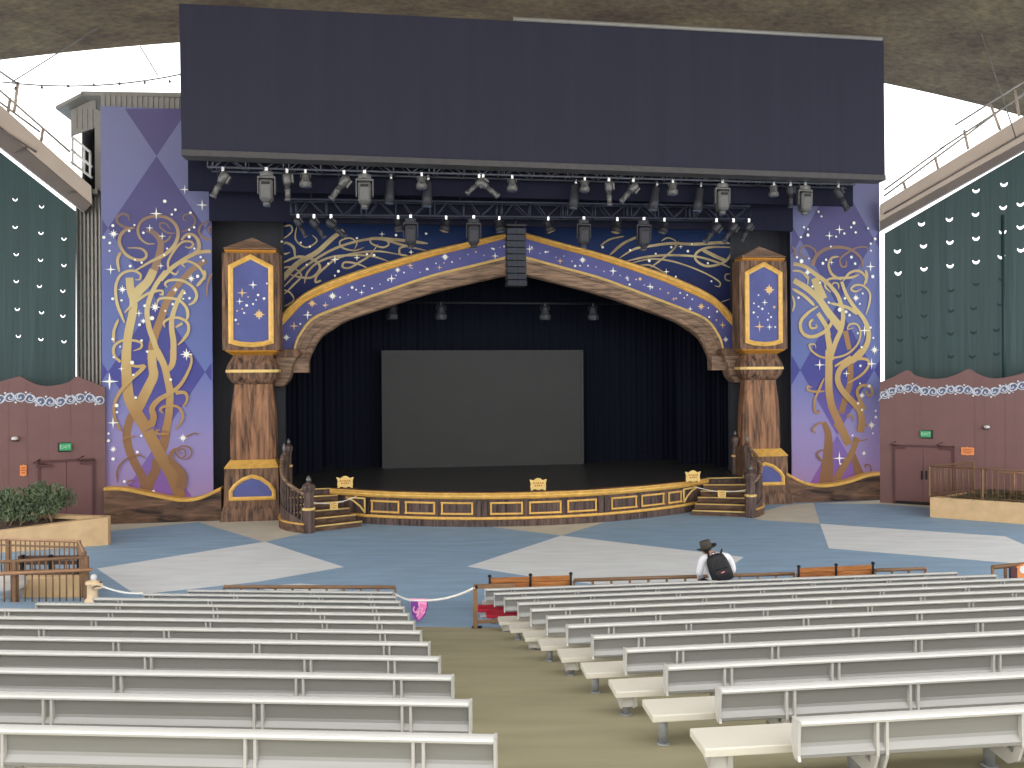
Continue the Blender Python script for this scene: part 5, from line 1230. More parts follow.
# hanging line array speaker
Tq = T2+.05; tp = stn(516.5, 228, Tq); bt = stn(516.5, 287, Tq); hw = 9.6*26.2/770
t0 = thing('line_array_speaker', 'dark hanging column of speaker cabinets in front of the arch tip', 'speaker', ST, (tp[0], Tq, bt[1]))
nb = 9; hh = (tp[1]-bt[1])/nb
for i in range(nb):
    z1 = tp[1]-i*hh; z0 = z1-hh+.025; f = .04*max(0, i-4)
    m = MB(); m.prism([(Tq-f, z0), (Tq+.55, z0+.03), (Tq+.55, z1-.03), (Tq-f*.8, z1)], tp[0]-hw, tp[0]+hw, 's'); cb = part('cabinet', m, 'speaker_dark', t0, bevel=.01)
    for q in (-.13, .04): part('horn_slot', MB().box((tp[0]+q+.045, Tq-f-.012, (z0+z1)/2), (.03, .03, hh-.03)), 'truss_dark', cb)
m = MB(); m.box((tp[0], Tq+.25, tp[1]+.10), (hw*2.1, .5, .07)); m.tube([(tp[0], Tq+.25, tp[1]+.1), (tp[0], Tq+.25, zl2(tp[0]))], .03, 6); part('rigging_frame', m, 'lamp_black', t0)

# ------------------------------------------------------------------ inside the stage
tsn = 4.7; a = stn(384.5, 465.5, tsn); b = stn(581.5, 462.5, tsn); zt = stn(483, 352.5, tsn)[1]
t0 = thing('projection_screen', 'large grey projection screen at the back of the stage', 'screen', ST, ((a[0]+b[0])/2, tsn, min(a[1], b[1])))
zb = (a[1]+b[1])/2
part('fabric', MB().b2((a[0], tsn, zb), (b[0], tsn+.06, zt)), 'screen', t0)
m = MB(); w = .09
m.b2((a[0]-w, tsn-.03, zt), (b[0]+w, tsn+.1, zt+w)); m.b2((a[0]-w, tsn-.03, zb-w), (b[0]+w, tsn+.1, zb)); m.b2((a[0]-w, tsn-.03, zb), (a[0], tsn+.1, zt)); m.b2((b[0], tsn-.03, zb), (b[0]+w, tsn+.1, zt)); part('frame', m, 'screen_edge', t0)
m = MB()
for q in (.15, .85): s = a[0]+(b[0]-a[0])*q; m.b2((s-.05, tsn+.02, ZS), (s+.05, tsn+.12, zb))
part('stand_leg', m, 'screen_edge', t0)
def leg(s0, s1, t, label):
    n = max(60, int((s1-s0)*14)); P = [(s0+(s1-s0)*i/n, t+.018*math.sin(i*1.9)+.02*math.sin(i*.7+t)) for i in range(n+1)]
    m = MB(); m.prism(P+[(x, y+.04) for x, y in P[::-1]], ZS, 12.4, 'z')
    solo('stage_curtain', label, 'curtain', ST, ((s0+s1)/2, t, ZS), m, 'leg_navy', 'dark navy side curtains of the stage')
leg(-10.4, -8.3, 2.6, 'dark navy side curtain at the left of the stage, nearest the arch')
leg(-10.4, -6.9, 3.8, 'dark navy side curtain at the left of the stage, further back')
leg(8.6, 11.2, 2.6, 'dark navy side curtain at the right of the stage, nearest the arch')
leg(7.4, 11.2, 3.8, 'dark navy side curtain at the right of the stage, further back')
leg(-10.6, 11.4, 5.4, 'wide dark navy curtain across the stage behind the screen')
# pipe with dim lamps inside
tp_ = 3.2; zz = stn(480, 303, tp_)[1]
t0 = thing('lighting_pipe', 'dark lighting pipe inside the stage above the screen', 'pipe', ST, (0, tp_, zz))
part('pipe', MB().tube([(-5.6, tp_, zz), (5.8, tp_, zz)], .04, 8), 'lamp_black', t0)
part('hanging_cable', MB().tube([(-5, tp_, zz), (-5, tp_, 13.0)], .015, 6).tube([(5.5, tp_, zz), (5.5, tp_, 13.0)], .015, 6), 'lamp_black', t0)
for px, lab in ((392, 'first from the left'), (441, 'second from the left'), (545, 'third from the left'), (593, 'fourth from the left')):
    par(px, 304, 323, tp_, lambda s: zz-.02, 'lamp_dark', 'dim lamp on the pipe inside the stage above the screen, %s' % lab, 0, 'lamp_dark')

# ------------------------------------------------------------------ maroon side walls with doors
def house_wall(fr, name, top_px, band_px, label, extra):
    top = smooth(top_px, 5); P = [(lambda p: (p.x, p.z))(fr.pt(a, b, 0)) for a, b in top]
    m = MB(); m.prism(P + [(P[-1][0], 0), (P[0][0], 0)], 0, .22, 't')
    for px in extra:
        s = fr.pt(px, 450, 0).x; zt = min(P, key=lambda q: abs(q[0]-s))[1]
        m.b2((s-.02, -.008, 0), (s+.02, .0, zt-.10))
    w = struct(name, fr, ((P[0][0]+P[-1][0])/2, 0, 0), m, 'maroon_boards', label, 'wall')
    # painted scroll border
    bd = smooth(band_px, 6); Q = resample([(lambda p: (p.x, p.z))(fr.pt(a, b, -.01)) for a, b in bd], 400)
    L = sum(math.dist(a, b) for a, b in zip(Q, Q[1:])); n = int(L/.27); m = MB(); r = .125
    m.strip([(a, b+.11) for a, b in Q], [(a, b-.11) for a, b in Q], -.006, .004, 1)
    for i in range(n):
        c = Q[int((i+.5)/n*399)]; sg = 1 if i % 2 else -1
        pts = [(c[0]+(r-.016*k*.8)*math.cos(.6*k*sg+1.2), c[1]+(r-.016*k*.8)*math.sin(.6*k*sg+1.2)) for k in range(14)]
        m.ribbon(pts, [.036-.001*k for k in range(14)], -.014-.001*(i % 3))
        d = Q[int(i/n*399)]
        m.ribbon([(d[0]-.1, d[1]+.15*sg), (d[0], d[1]+.03*sg), (d[0]+.06, d[1]-.10*sg), (d[0]+.16, d[1]-.16*sg)], [.015, .04, .035, .015], -.018)
        m.dot((d[0]+.02, d[1]-.17*sg), .035, -.02, 0)
        m.ribbon([(c[0]+.14*math.cos(math.pi*k/8), c[1]-.13*math.sin(math.pi*k/8)*sg) for k in range(17)], [.024]*17, -.022)
    part('scroll_border', m, ['scroll_white', 'scroll_blue'], w)
    return w, P
topL = [(-60, 376), (-45, 380), (-25, 385), (-8, 384), (0, 381.5), (13, 378), (20, 376.4), (27, 380), (37.6, 384.7), (48, 386), (62, 384), (70, 381), (77, 376.2), (84, 379), (96.7, 384), (105, 387.5)]
bandL = [(-60, 397), (-30, 402), (0, 399), (14, 397), (27, 398), (41, 401.4), (52.6, 402), (64.5, 401), (81.6, 397.6), (92.4, 398.7), (104, 401.6)]
wl, _ = house_wall(WL, 'wall_left', topL, bandL, 'maroon boarded wall with wavy top and painted scroll border left of the stage', (27, 8, 70))
topR = [(879.5, 382.5), (891, 378), (907.6, 370.3), (915, 375), (930, 378.8), (945, 378), (958.7, 373.5), (969, 369), (978, 374), (990, 378), (1002, 378), (1024, 372.8), (1038, 367), (1050, 371), (1075, 377)]
bandR = [(881, 397), (892.6, 391), (907.6, 388), (919.6, 390), (933, 392), (954, 389.3), (966, 390), (978, 391.6), (990, 392), (1005, 389), (1020, 386), (1075, 384)]
wr, _ = house_wall(WR, 'wall_right', topR, bandR, 'maroon boarded wall with wavy top and painted scroll border right of the stage', (922, 976, 986, 1006))
def door(fr, name, x0, x1, yt, handles, closers, label):
    a = fr.pt(x0, yt, -.03).x; b = fr.pt(x1, yt, -.03).x; zt = fr.pt((x0+x1)/2, yt, -.03).z
    m = MB(); mid = (a+b)/2
    m.b2((a, -.04, .12), (mid-.008, .01, zt)); m.b2((mid+.008, -.04, .12), (b, .01, zt))
    d = struct(name, fr, (mid, 0, 0), m, 'maroon_door', label, 'door', .004)
    m = MB(); m.b2((a-.08, -.06, 0), (a, .01, zt+.08)); m.b2((b, -.06, 0), (b+.08, .01, zt+.08)); m.b2((a-.08, -.06, zt), (b+.08, .01, zt+.08)); part('door_frame', m, 'maroon_dark', d)
    m = MB(); m.b2((a, -.02, 0), (b, .01, .12)); part('threshold_gap', m, 'black_iron', d)
    for px, y0, y1 in handles:
        p = fr.pt(px, y0, -.06); q = fr.pt(px, y1, -.06); part('handle', MB().b2((p.x-.032, -.075, q.z), (p.x+.032, -.035, p.z)), 'black_iron', d, bevel=.01)
    for px, y in closers:
        p = fr.pt(px, y, -.08); m = MB(); m.box((p.x, -.08, p.z), (.42, .09, .09)); m.tube([(p.x+.1, -.10, p.z+.05), (p.x-.3, -.16, p.z+.12), (p.x-.1, -.05, p.z+.22)], .015, 6); part('door_closer', m, 'maroon_dark', d)
    return d
door(WL, 'door_1', 40.5, 92, 462, [(67.5, 491, 499.5)], [(44, 466), (87.5, 462.5)], 'maroon double door in the left wall behind the shrubs')
door(WR, 'door_2', 895, 951.5, 447.5, [(921.8, 470.8, 479.6), (926.3, 470.8, 479.6)], [(899, 447.5), (946, 448.5)], 'maroon double door with two black handles in the right wall')
def wall_box(fr, name, label, cat, px, py, w, h, d, matn, extra=None, mat2=None, pname='body', p2='lettering', group=None):
    c = fr.pt(px, py, -d/2)
    t0 = thing(name, label, cat, fr, (c.x, 0, c.z), group)
    p = part(pname, MB().box((c.x, -d/2-.02, c.z), (w, d, h)), matn, t0, bevel=.012)
    if extra: part(p2, extra(c), mat2, t0)
    return t0, c
for fr, px, py, lab in ((WL, 65.5, 446.8, 'green lit exit sign above the left double door'), (WR, 925.5, 434, 'green lit exit sign above the right double door')):
    t0, c = wall_box(fr, 'exit_sign', lab, 'sign', px, py, .34, .24, .07, 'exit_green', group='exit signs')
    part('lettering', text_mb('EXIT', .15, (c.x, c.z), -.10), 'exit_letters', t0)
    part('housing', MB().box((c.x+(-.03 if px < 500 else .05), -.03, c.z-.01), (.36, .05, .30)), 'black_iron', t0, bevel=.01)
for fr, px, py, w, h, lab in ((WL, 23.3, 470.5, .19, .34, 'orange notice sign on the maroon wall left of the left door'), (WR, 967.4, 451.2, .42, .27, 'orange scalloped notice sign right of the right door')):
    c = fr.pt(px, py, -.03); t0 = thing('notice_sign', lab, 'sign', fr, (c.x, 0, c.z))
    pr = [(-.5, -.42), (-.42, -.5), (-.12, -.5), (0, -.58), (.12, -.5), (.42, -.5), (.5, -.42), (.47, 0), (.5, .42), (.42, .5), (.12, .5), (0, .58), (-.12, .5), (-.42, .5), (-.5, .42), (-.47, 0)]
    part('board', MB().prism([(c.x+a*w, c.z+b*h) for a, b in pr], -.05, 0, 't'), 'orange_sign', t0, bevel=.005)
    m = MB()
    for j, wv in enumerate((.62, .72, .5)): m.box((c.x, -.055, c.z+h*(.24-.22*j)), (w*wv, .006, h*.10))
    part('worn_lettering', m, 'orange_ink', t0)
for fr, px, py, lab in ((WL, 15, 438.5, 'small white wall lamp on the left maroon wall'), (WR, 986.5, 427, 'small white wall lamp on the right maroon wall')):
    c = fr.pt(px, py, -.1); t0 = thing('wall_lamp', lab, 'lamp', fr, (c.x, 0, c.z))
    m = MB(); m.box((c.x, -.03, c.z-.03), (.16, .06, .14)); part('bracket', m, 'maroon_dark', t0, bevel=.01)
    m = MB(); m.lathe((c.x, -.13, c.z), [(.03, -.05), (.09, -.03), (.10, .02), (.06, .055), (.01, .065)], 12); part('lamp_head', m, 'white_paint', t0)

# ------------------------------------------------------------------ green side curtains with half moon vents
def moon(cx, cz, w, h, th=.45):
    """half moon opening: lower arc minus a shallow upper arc"""
    lo = [(cx+w*math.cos(math.pi+math.pi*i/7), cz+h*math.sin(math.pi+math.pi*i/7)) for i in range(8)]
    up = [(cx+w*.75*math.cos(-math.pi*i/5), cz+.02+h*th*math.sin(-math.pi*i/5)) for i in range(6)]
    return lo + up
def side_curtain(fr, t, outline, open_px, dark_px, label, folds):
    P = [(lambda p: (p.x, p.z))(fr.pt(a, b, t)) for a, b in outline]
    cu = bpy.data.curves.new('c', 'CURVE'); cu.dimensions = '2D'; cu.fill_mode = 'BOTH'; cu.extrude = .012
    def spl(pts):
        s = cu.splines.new('POLY'); s.points.add(len(pts)-1); s.use_cyclic_u = True
        for q, p in zip(s.points, pts): q.co = (p[0], p[1], 0, 1)
    spl(P)
    for a, b, k in open_px:
        p = fr.pt(a, b, t); spl(moon(p.x, p.z, .11*k, .13*k, (.45 if k > 1 else .80)))
    ob = bpy.data.objects.new('c', cu); C.objects.link(ob); me = ob.to_mesh()
    m = MB(); m.v = [Vector((v.co.x, t-v.co.z, v.co.y)) for v in me.vertices]
    for p in me.polygons: m.face(list(p.vertices), 0)
    ob.to_mesh_clear(); bpy.data.objects.remove(ob); bpy.data.curves.remove(cu)
    for a, b in dark_px:
        p = fr.pt(a, b, t); m.prism(moon(p.x, p.z, .11, .13), t-.03, t-.012, 't', 1)
    c = (sum(p[0] for p in P)/len(P), t, min(p[1] for p in P))
    t0 = solo('side_curtain', label, 'curtain', fr, c, m, ['curtain_green', 'flap_dark'])
    m = MB()
    for px in folds:
        s = fr.pt(px, 300, t).x; m.tube([(s, t-.02, 3.5), (s+.02, t-.03, 6), (s, t-.02, 10.4)], .05, 6)
    if folds: part('seam', m, 'curtain_green', t0)
    return t0
oR = [(764+x/3.94, 180+y/3.94, 1.05) for x, y in ((525, 275), (628, 255), (732, 240), (835, 225), (940, 200), (833, 130), (942, 103), (730, 150), (620, 168), (835, 37), (945, 12), (630, 345), (733, 333), (835, 317), (935, 297), (528, 362), (1010, 180), (1010, 90), (1012, 270))]
dR = [(764+x/3.94, 180+y/3.94) for x, y in ((530, 450), (630, 435), (735, 430), (835, 405), (935, 385), (535, 625), (735, 510), (825, 500), (930, 485), (825, 595), (915, 585), (735, 600), (915, 680), (820, 690), (735, 690), (530, 712), (630, 530), (632, 615), (534, 535))]
side_curtain(WR, .9, [(884.5, 400), (884.5, 233.5), (1024, 152), (1080, 119), (1080, 400)], oR, dR, 'dark green curtain with bright half-moon vents right of the stage', (1003,))
oL = [(x/4.65, 180+y/4.65, .64) for x, y in ((70, 87), (70, 215), (75, 342), (75, 467), (80, 597), (85, 722), (193, 120), (190, 243), (188, 368), (183, 490), (193, 612), (190, 737), (297, 270), (297, 393), (292, 512), (292, 628), (297, 747))]
side_curtain(WL, .9, [(75.6, 400), (76, 211.5), (0, 152), (-60, 105), (-60, 400)], oL, [], 'dark green curtain with half-moon vents left of the stage', ())

# ------------------------------------------------------------------ sloping eaves beams with walkways rails
def px3(fr, px, py, t): return fr.pt(px, py, t)
def beam(fr, label, t, quad_face, quad_under, rails, posts, conduit):
    P = [(lambda p: (p.x, p.z))(fr.pt(a, b, t)) for a, b in quad_face]
    c = (sum(p[0] for p in P)/4, t, sum(p[1] for p in P)/4)
    t0 = thing('roof_beam', label, 'beam', fr, c)
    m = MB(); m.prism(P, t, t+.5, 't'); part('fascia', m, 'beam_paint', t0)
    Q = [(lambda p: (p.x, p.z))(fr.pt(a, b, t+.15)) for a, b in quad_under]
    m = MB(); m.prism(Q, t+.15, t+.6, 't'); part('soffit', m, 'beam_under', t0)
    for A, B in rails:
        a, b = fr.pt(*A, t+.3), fr.pt(*B, t+.3); part('guard_rail', MB().tube([a, b], .035, 6), 'cladding_grey', t0)
    for A, B in posts:
        a, b = fr.pt(*A, t+.28), fr.pt(*B, t+.28); part('rail_post', MB().tube([a, b], .045, 6), 'beam_paint', t0)
    for A, B in conduit:
        a, b = fr.pt(*A, t-.05), fr.pt(*B, t-.05); part('conduit', MB().tube([a, b], .03, 6), 'beam_under', t0)
beam(WR, 'cream sloping roof beam with guard rails above the right curtain', .55, [(880, 204.5), (1080, 81), (1080, 109), (880, 221)], [(880, 218), (1080, 104), (1080, 118), (880, 230)],
     [((884, 196), (1060, 66)), ((955, 125), (1060, 59)), ((940, 149), (1060, 71)), ((884, 190), (945, 146))], [((990.5, 104.5), (1000, 130)), ((935, 157), (938, 169)), ((903, 181), (906, 191)), ((964, 130), (968, 149)), ((1015, 90), (1019, 116))], [((884, 214), (1030, 130))])
beam(WL, 'cream sloping roof beam with guard rails above the left curtain', .55, [(-60, 51), (91, 186), (92, 204), (-60, 74)], [(-60, 72), (92, 204), (84, 212), (-60, 100)],
     [((-60, 38), (70, 152)), ((-60, 30), (18, 84)), ((-60, 58), (40, 132))], [((43, 128), (41, 142)), ((10, 98), (8, 113)), ((18, 82), (14, 112))], [((-60, 90), (36, 152)), ((14, 152), (26, 147)), ((66, 191), (76, 191))])
# thin cables under the tent
def cable(label, A, B, r=.02):
    a = W.pt(*A); b = W.pt(*B); m = MB(); m.tube([a, b], r, 6); solo('cable', label, 'cable', W, tuple((a+b)/2), m, 'cable')
cable('thin straight cable under the tent roof at the upper left', (142, 0, 24.4), (12, 82, 24.8))
cable('thin cable hanging from the tent edge beside the black border at the left', (140, 46, 25.4), (158, 76, 26.2))
cable('thin cable running from the tent to the right roof beam', (981, 33, 24.8), (1016, 138, 26.6))
a = W.pt(2, 82, 25); b = W.pt(182, 74, 26); m = MB(); m.tube(sag(a, b, .25), .025, 6)
for i in range(7): q = a.lerp(b, (i+.5)/7) - Vector((0, 0, .9*.25)); m.lathe(q, [(.02, -.06), (.05, -.02), (.02, .05)], 6)
solo('string_light_cable', 'level dark cable with small bulbs across the sky at the upper left', 'cable', W, tuple((a+b)/2), m, 'cable')

# ------------------------------------------------------------------ planters, shrubs
def planter(label, plan, ztops, thick, soil_z, soilmat):
    n = len(plan); cx = sum(p[0] for p in plan)/n; cy = sum(p[1] for p in plan)/n
    t0 = thing('planter', label, 'planter', W, (cx, cy, 0))
    inn = []
    for i in range(n):
        a, b, d = Vector(plan[i-1]), Vector(plan[i]), Vector(plan[(i+1) % n]); e1 = (b-a).normalized(); e2 = (d-b).normalized()
        n1 = Vector((-e1.y, e1.x)); n2 = Vector((-e2.y, e2.x)); nn = n1+n2; nn = nn/max(.25, nn.dot(n1))
        q = b+nn*thick
        if (q-Vector((cx, cy))).length > (b-Vector((cx, cy))).length: q = b-nn*thick
        inn.append((q.x, q.y))
    m = MB(); rings = []
    for i in list(range(n))+[0]:
        p, q, z = plan[i], inn[i], ztops[i]
        rings.append([(p[0], p[1], 0), (p[0], p[1], z-.02), (p[0]*.97+q[0]*.03, p[1]*.97+q[1]*.03, z), (q[0], q[1], z), (q[0], q[1], 0)])
    m.loft(rings, cap=False); part('wall', m, 'tan_stucco', t0)
    o = MB(); zz = [z+soil_z for z in ztops]; o.v = [Vector((p[0], p[1], z)) for p, z in zip(inn, zz)] + [Vector((p[0], p[1], .01)) for p in inn]
    o.face(range(n)); o.face([n+i for i in range(n)][::-1])
    for i in range(n): o.face((i, n+i, n+(i+1) % n, (i+1) % n))
    part('soil', o, soilmat, t0); return t0
g = lambda px, py: W.gr(px, py)
c1 = g(108, 545); 
planter('tan stucco planter wall with shrubs at the left of the plaza', [(c1.x, c1.y), (-14.2, 21.25), (-19.5, 20.3), (-19.5, 22.9), (-14.6, 23.0), (c1.x-.05, c1.y+.25)], [.80, .60, .50, .80, .80, .80], .22, -.10, 'soil')
def shrub(label, c, w, d, h, n, seed, group):
    r = random.Random(seed); t0 = thing('shrub', label, 'shrub', W, c, group); m = MB(); ms = MB()
    for k in range(9):
        b = Vector(c)+Vector((r.uniform(-.3, .3)*w, r.uniform(-.3, .3)*d, -.02)); e = b+Vector((r.uniform(-.35, .35)*w, r.uniform(-.3, .3)*d, h*r.uniform(.5, .85)))
        md_ = (b+e)/2+Vector((r.uniform(-.08, .08), r.uniform(-.08, .08), .05)); ms.tube([b, md_, e], [.022, .018, .008], 5)
    lobes = [(Vector(c)+Vector((r.uniform(-.36, .36)*w, r.uniform(-.3, .3)*d, h*r.uniform(.24, .84))), r.uniform(.17, .27)) for k in range(18)]
    for k in range(n):
        lc, lr = r.choice(lobes); v = Vector((r.gauss(0, 1), r.gauss(0, 1), r.gauss(0, 1))).normalized()
        p = lc+Vector((v.x*w*lr, v.y*d*lr, v.z*h*lr))*r.uniform(.6, 1.05)
        if p.z < c[2]+h*.04: continue
        R = Euler((r.uniform(0, 6.3), r.uniform(0, 6.3), r.uniform(0, 6.3))).to_matrix(); L = r.uniform(.08, .15); wd_ = L*.42
        vs_ = [R @ Vector(q) + p for q in ((-L/2, 0, 0), (0, -wd_/2, .012), (L/2, 0, 0), (0, wd_/2, .012))]
        m.add(vs_, [(0, 1, 2), (0, 2, 3)])
    part('foliage', m, 'leaf', t0); part('stems', ms, 'stem', t0)
s1 = W.pt(48, 517, 22.2); s2 = W.pt(10, 519, 21.9); s3 = W.pt(-24, 520, 21.6)
shrub('rounded green shrub in the left planter, in front of the double door', (s1.x, 22.25, .68), 1.22, .85, 1.12, 2600, 1, None)
shrub('green shrub in the left planter at the left edge of the picture', (s2.x-.05, 21.95, .62), 1.35, .9, 1.12, 2600, 2, None)
cA = W.gr(930, 517.2); cB = W.gr(1024, 524.2)
dx = Vector((cB.x-cA.x, cB.y-cA.y)); dx = dx/dx.length
pA = Vector((cA.x, cA.y)); pB = pA+dx*5.0; pC = Vector((16.2, 26.85)); pD = pC+Vector((.9135, -.4067))*2.6
planter('long tan stucco planter wall in front of the right maroon wall', [tuple(pA), tuple(pB), tuple(pD), tuple(pC)], [.66]*4, .2, -.05, 'soil')
# low dark ground cover in the right planter
r = random.Random(5); m = MB()
for k in range(2600):
    a, b = r.random(), r.random()
    p2 = (pA+dx*(.5+4.0*a))*(1-b) + (pC+dx*(.1+2.2*a))*b
    p = Vector((p2.x, p2.y, .60+.16*r.random())); R = Euler((r.uniform(-1, 1), r.uniform(-1, 1), r.uniform(0, 6.3))).to_matrix(); L = r.uniform(.06, .12)
    m.add([R @ Vector(q)+p for q in ((-L/2, 0, 0), (0, -L*.25, .01), (L/2, 0, 0), (0, L*.25, .01))], [(0, 1, 2), (0, 2, 3)])
solo('ground_cover', 'low dark ground cover plants filling the right planter', 'plants', W, (pA.x+1.5, pA.y+.6, .6), m, 'leaf_low', kind='stuff')
# railing on the right planter
zz = lambda s, t: .64
railing('railing', 'thin brown picket railing along the right planter', W, [tuple(pC-dx*.1), tuple(pA+Vector((.10, .22))), tuple(pA+dx*4.6+Vector((.05, .22)))], 1.02, 'rail_brown', r=.025, step=.16, base_gap=.06, zfun=zz, posts=1.7)
# railing behind (grab rail on the right)
a = W.pt(999, 472, 25.9); b = W.pt(1060, 475, 25.4)
t0 = thing('grab_rail', 'pale grab rail standing behind the right planter railing', 'rail', W, (a.x, a.y, .6))
part('rail', MB().tube([a, b], .03, 8), 'rail_copper', t0)
for px in (1014,):
    p = W.pt(px, 473, 25.75); part('post', MB().tube([(p.x, p.y, .58), p], .025, 8), 'rail_copper', t0)
# right front railing with its emblem panel
a = W.pt(992.5, 567.2, 15.0); b = W.pt(1062, 561, 15.4); zf = floor_z(a.x, a.y)
t0 = thing('emblem_railing', 'brown front railing with an orange emblem panel at the right edge', 'railing', W, (a.x, a.y, zf))
part('top_rail', MB().tube([a, b], .045, 8), 'rail_brown', t0)
for f in (0, .18, .5, .8, 1.0):
    q = a.lerp(b, f); part('post', MB().tube([(q.x, q.y, floor_z(q.x, q.y)), q], .03, 8), 'rail_brown', t0)
p = W.pt(1015.5, 565.5, 14.85); q = W.pt(1048, 577, 14.95)
m = MB(); m.prism([(p.x, p.z-.32), (q.x, p.z-.36), (q.x, p.z-.02), (q.x-.2, p.z+.05), (p.x+.2, p.z+.06), (p.x, p.z-.02)], 14.80, 14.86, 't'); pn = part('emblem_panel', m, 'orange_sign', t0, bevel=.01)
cc = W.pt(1023, 569.5, 14.8); m = MB(); m.dot((cc.x, cc.z), .075, 14.79, 0, 16); m.star((cc.x+.3, cc.z), .09, 14.79, 8, .5, 0); part('emblem', m, 'white_paint', pn)
m = MB(); m.b2((p.x-.12, 14.80, p.z-.34), (p.x, 14.87, p.z-.03)); part('panel_frame', m, 'maroon_dark', pn)

# ------------------------------------------------------------------ lower left corner: railings, wall, benches, post
A = W.gr(-60, 612); B = W.gr(86.5, 603.5); Cc = W.gr(80, 585)
railing('railing', 'brown picket railing with copper handrail at the lower left, nearest the benches', W, [(W.pt(-60, 600, 15.6).x, 15.6), (W.pt(86.8, 600, 16.2).x, 16.2)], 1.06, 'rail_brown', r=.035, step=.125, base_gap=.11, posts=1.62, zfun=lambda s, t: 0.0)
e0 = W.pt(-60, 576.5, 15.42); e1 = W.pt(92, 569.5, 16.05)
solo('copper_handrail', 'copper coloured handrail fixed across the nearest lower left railing', 'handrail', W, tuple((e0+e1)/2), MB().tube([e0, e1], .042, 8), 'rail_copper')
railing('railing', 'brown picket railing with double top rail at the lower left, behind the nearest one', W, [(W.pt(-60, 545, 18.6).x, 18.6), (W.pt(79, 548, 18.0).x, 18.0), (W.pt(84, 560, 16.9).x, 16.9)], 1.0, 'rail_brown', r=.035, step=.125, base_gap=.12, mid=[.86], posts=2.2, top_mat='rail_copper')
# low tan wall between the railings
a = W.gr(22, 599.8); m = MB(); x0 = W.pt(21, 580, 16.9).x; x1 = W.pt(80, 580, 16.9).x; zt = W.pt(50, 577.5, 16.9).z
m.b2((x0, 16.9, 0), (x1, 17.15, zt)); solo('low_wall', 'low tan stucco wall between the two lower left railings', 'wall', W, ((x0+x1)/2, 17, 0), m, 'tan_stucco', bevel=.02)
# dark slatted bench behind it
y_ = 17.5; p0 = W.pt(4, 568, y_); p1 = W.pt(73, 571, y_); z0 = 0.0
t0 = thing('slatted_bench', 'dark slatted bench seen through the lower left railings', 'bench', W, ((p0.x+p1.x)/2, y_, 0))
for j in range(4): part('slat', MB().box(((p0.x+p1.x)/2, y_+.13*j, W.pt(38, 575.5, y_).z), (p1.x-p0.x, .10, .05)), 'dark_slats', t0, bevel=.008)
for j in range(2): part('back_slat', MB().box(((p0.x+p1.x)/2, y_+.50, W.pt(38, 575.5, y_).z+.17+.12*j), (p1.x-p0.x, .04, .09)), 'dark_slats', t0, bevel=.008)
for f in (.08, .5, .92):
    x = p0.x+(p1.x-p0.x)*f; zs = W.pt(38, 575.5, y_).z
    m = MB(); m.b2((x-.03, y_, 0), (x+.03, y_+.05, zs)); m.b2((x-.03, y_+.42, 0), (x+.03, y_+.50, zs+.36)); m.b2((x-.03, y_, zs-.06), (x+.03, y_+.5, zs-.02)); part('support', m, 'black_iron', t0)
# pale curved cover left of the low wall
p = W.pt(4, 586, 16.7)
t0 = thing('white_cover', 'white rounded cloth cover behind the lower left railing', 'cover', W, (p.x, 16.75, 0))
m = MB(); m.lathe((p.x, 16.75, 0), [(.10, 0), (.10, .16), (.30, .22), (.42, .30), (.44, .40), (.40, .46), (.20, .50), (.02, .51)], 20); part('cloth', m, 'white_paint', t0)
# cream post with a ball top, and its rope
p = W.pt(92.5, 607, 15.9); pt_ = W.pt(92.5, 579, 15.9)
zg = floor_z(p.x, 15.9)
t0 = thing('cream_post', 'cream post with ball top beside the lower left railing, holding a white rope', 'post', W, (p.x, 15.9, zg))
part('shaft', MB().lathe((p.x, 15.9, 0), [(.15, zg), (.15, zg+.06), (.105, zg+.10), (.10, pt_.z-.12), (.13, pt_.z-.10), (.13, pt_.z-.05), (.06, pt_.z-.03)], 10), 'cream_post', t0)
part('ball', MB().lathe((p.x+.03, 15.9, pt_.z+.04), [(.01, -.08), (.045, -.06), (.062, 0), (.045, .045), (.01, .062)], 12), 'white_paint', t0)
k = W.pt(98.5, 585.5, 15.78); m = MB()
m.tube([(k.x-.12, k.y, k.z+.0), (k.x-.02, k.y-.05, k.z+.05), (k.x+.06, k.y, k.z+.02), (k.x+.05, k.y+.05, k.z-.05), (k.x-.06, k.y+.02, k.z-.06), (k.x-.12, k.y, k.z+.0)], .035, 8); part('rope_knot', m, 'cream_post', t0)
part('bracket', MB().box((k.x-.03, k.y, k.z+.01), (.20, .05, .05), R=Matrix.Rotation(-.5, 3, 'Y')), 'rail_brown', t0)
b = W.pt(142, 593.4, 14.0); a = Vector((k.x+.05, k.y, k.z))
solo('rope', 'white rope running from the cream post to the left benches', 'rope', W, tuple((a+b)/2), MB().tube(sag(a, b, .05), .02, 6), 'rope_white')

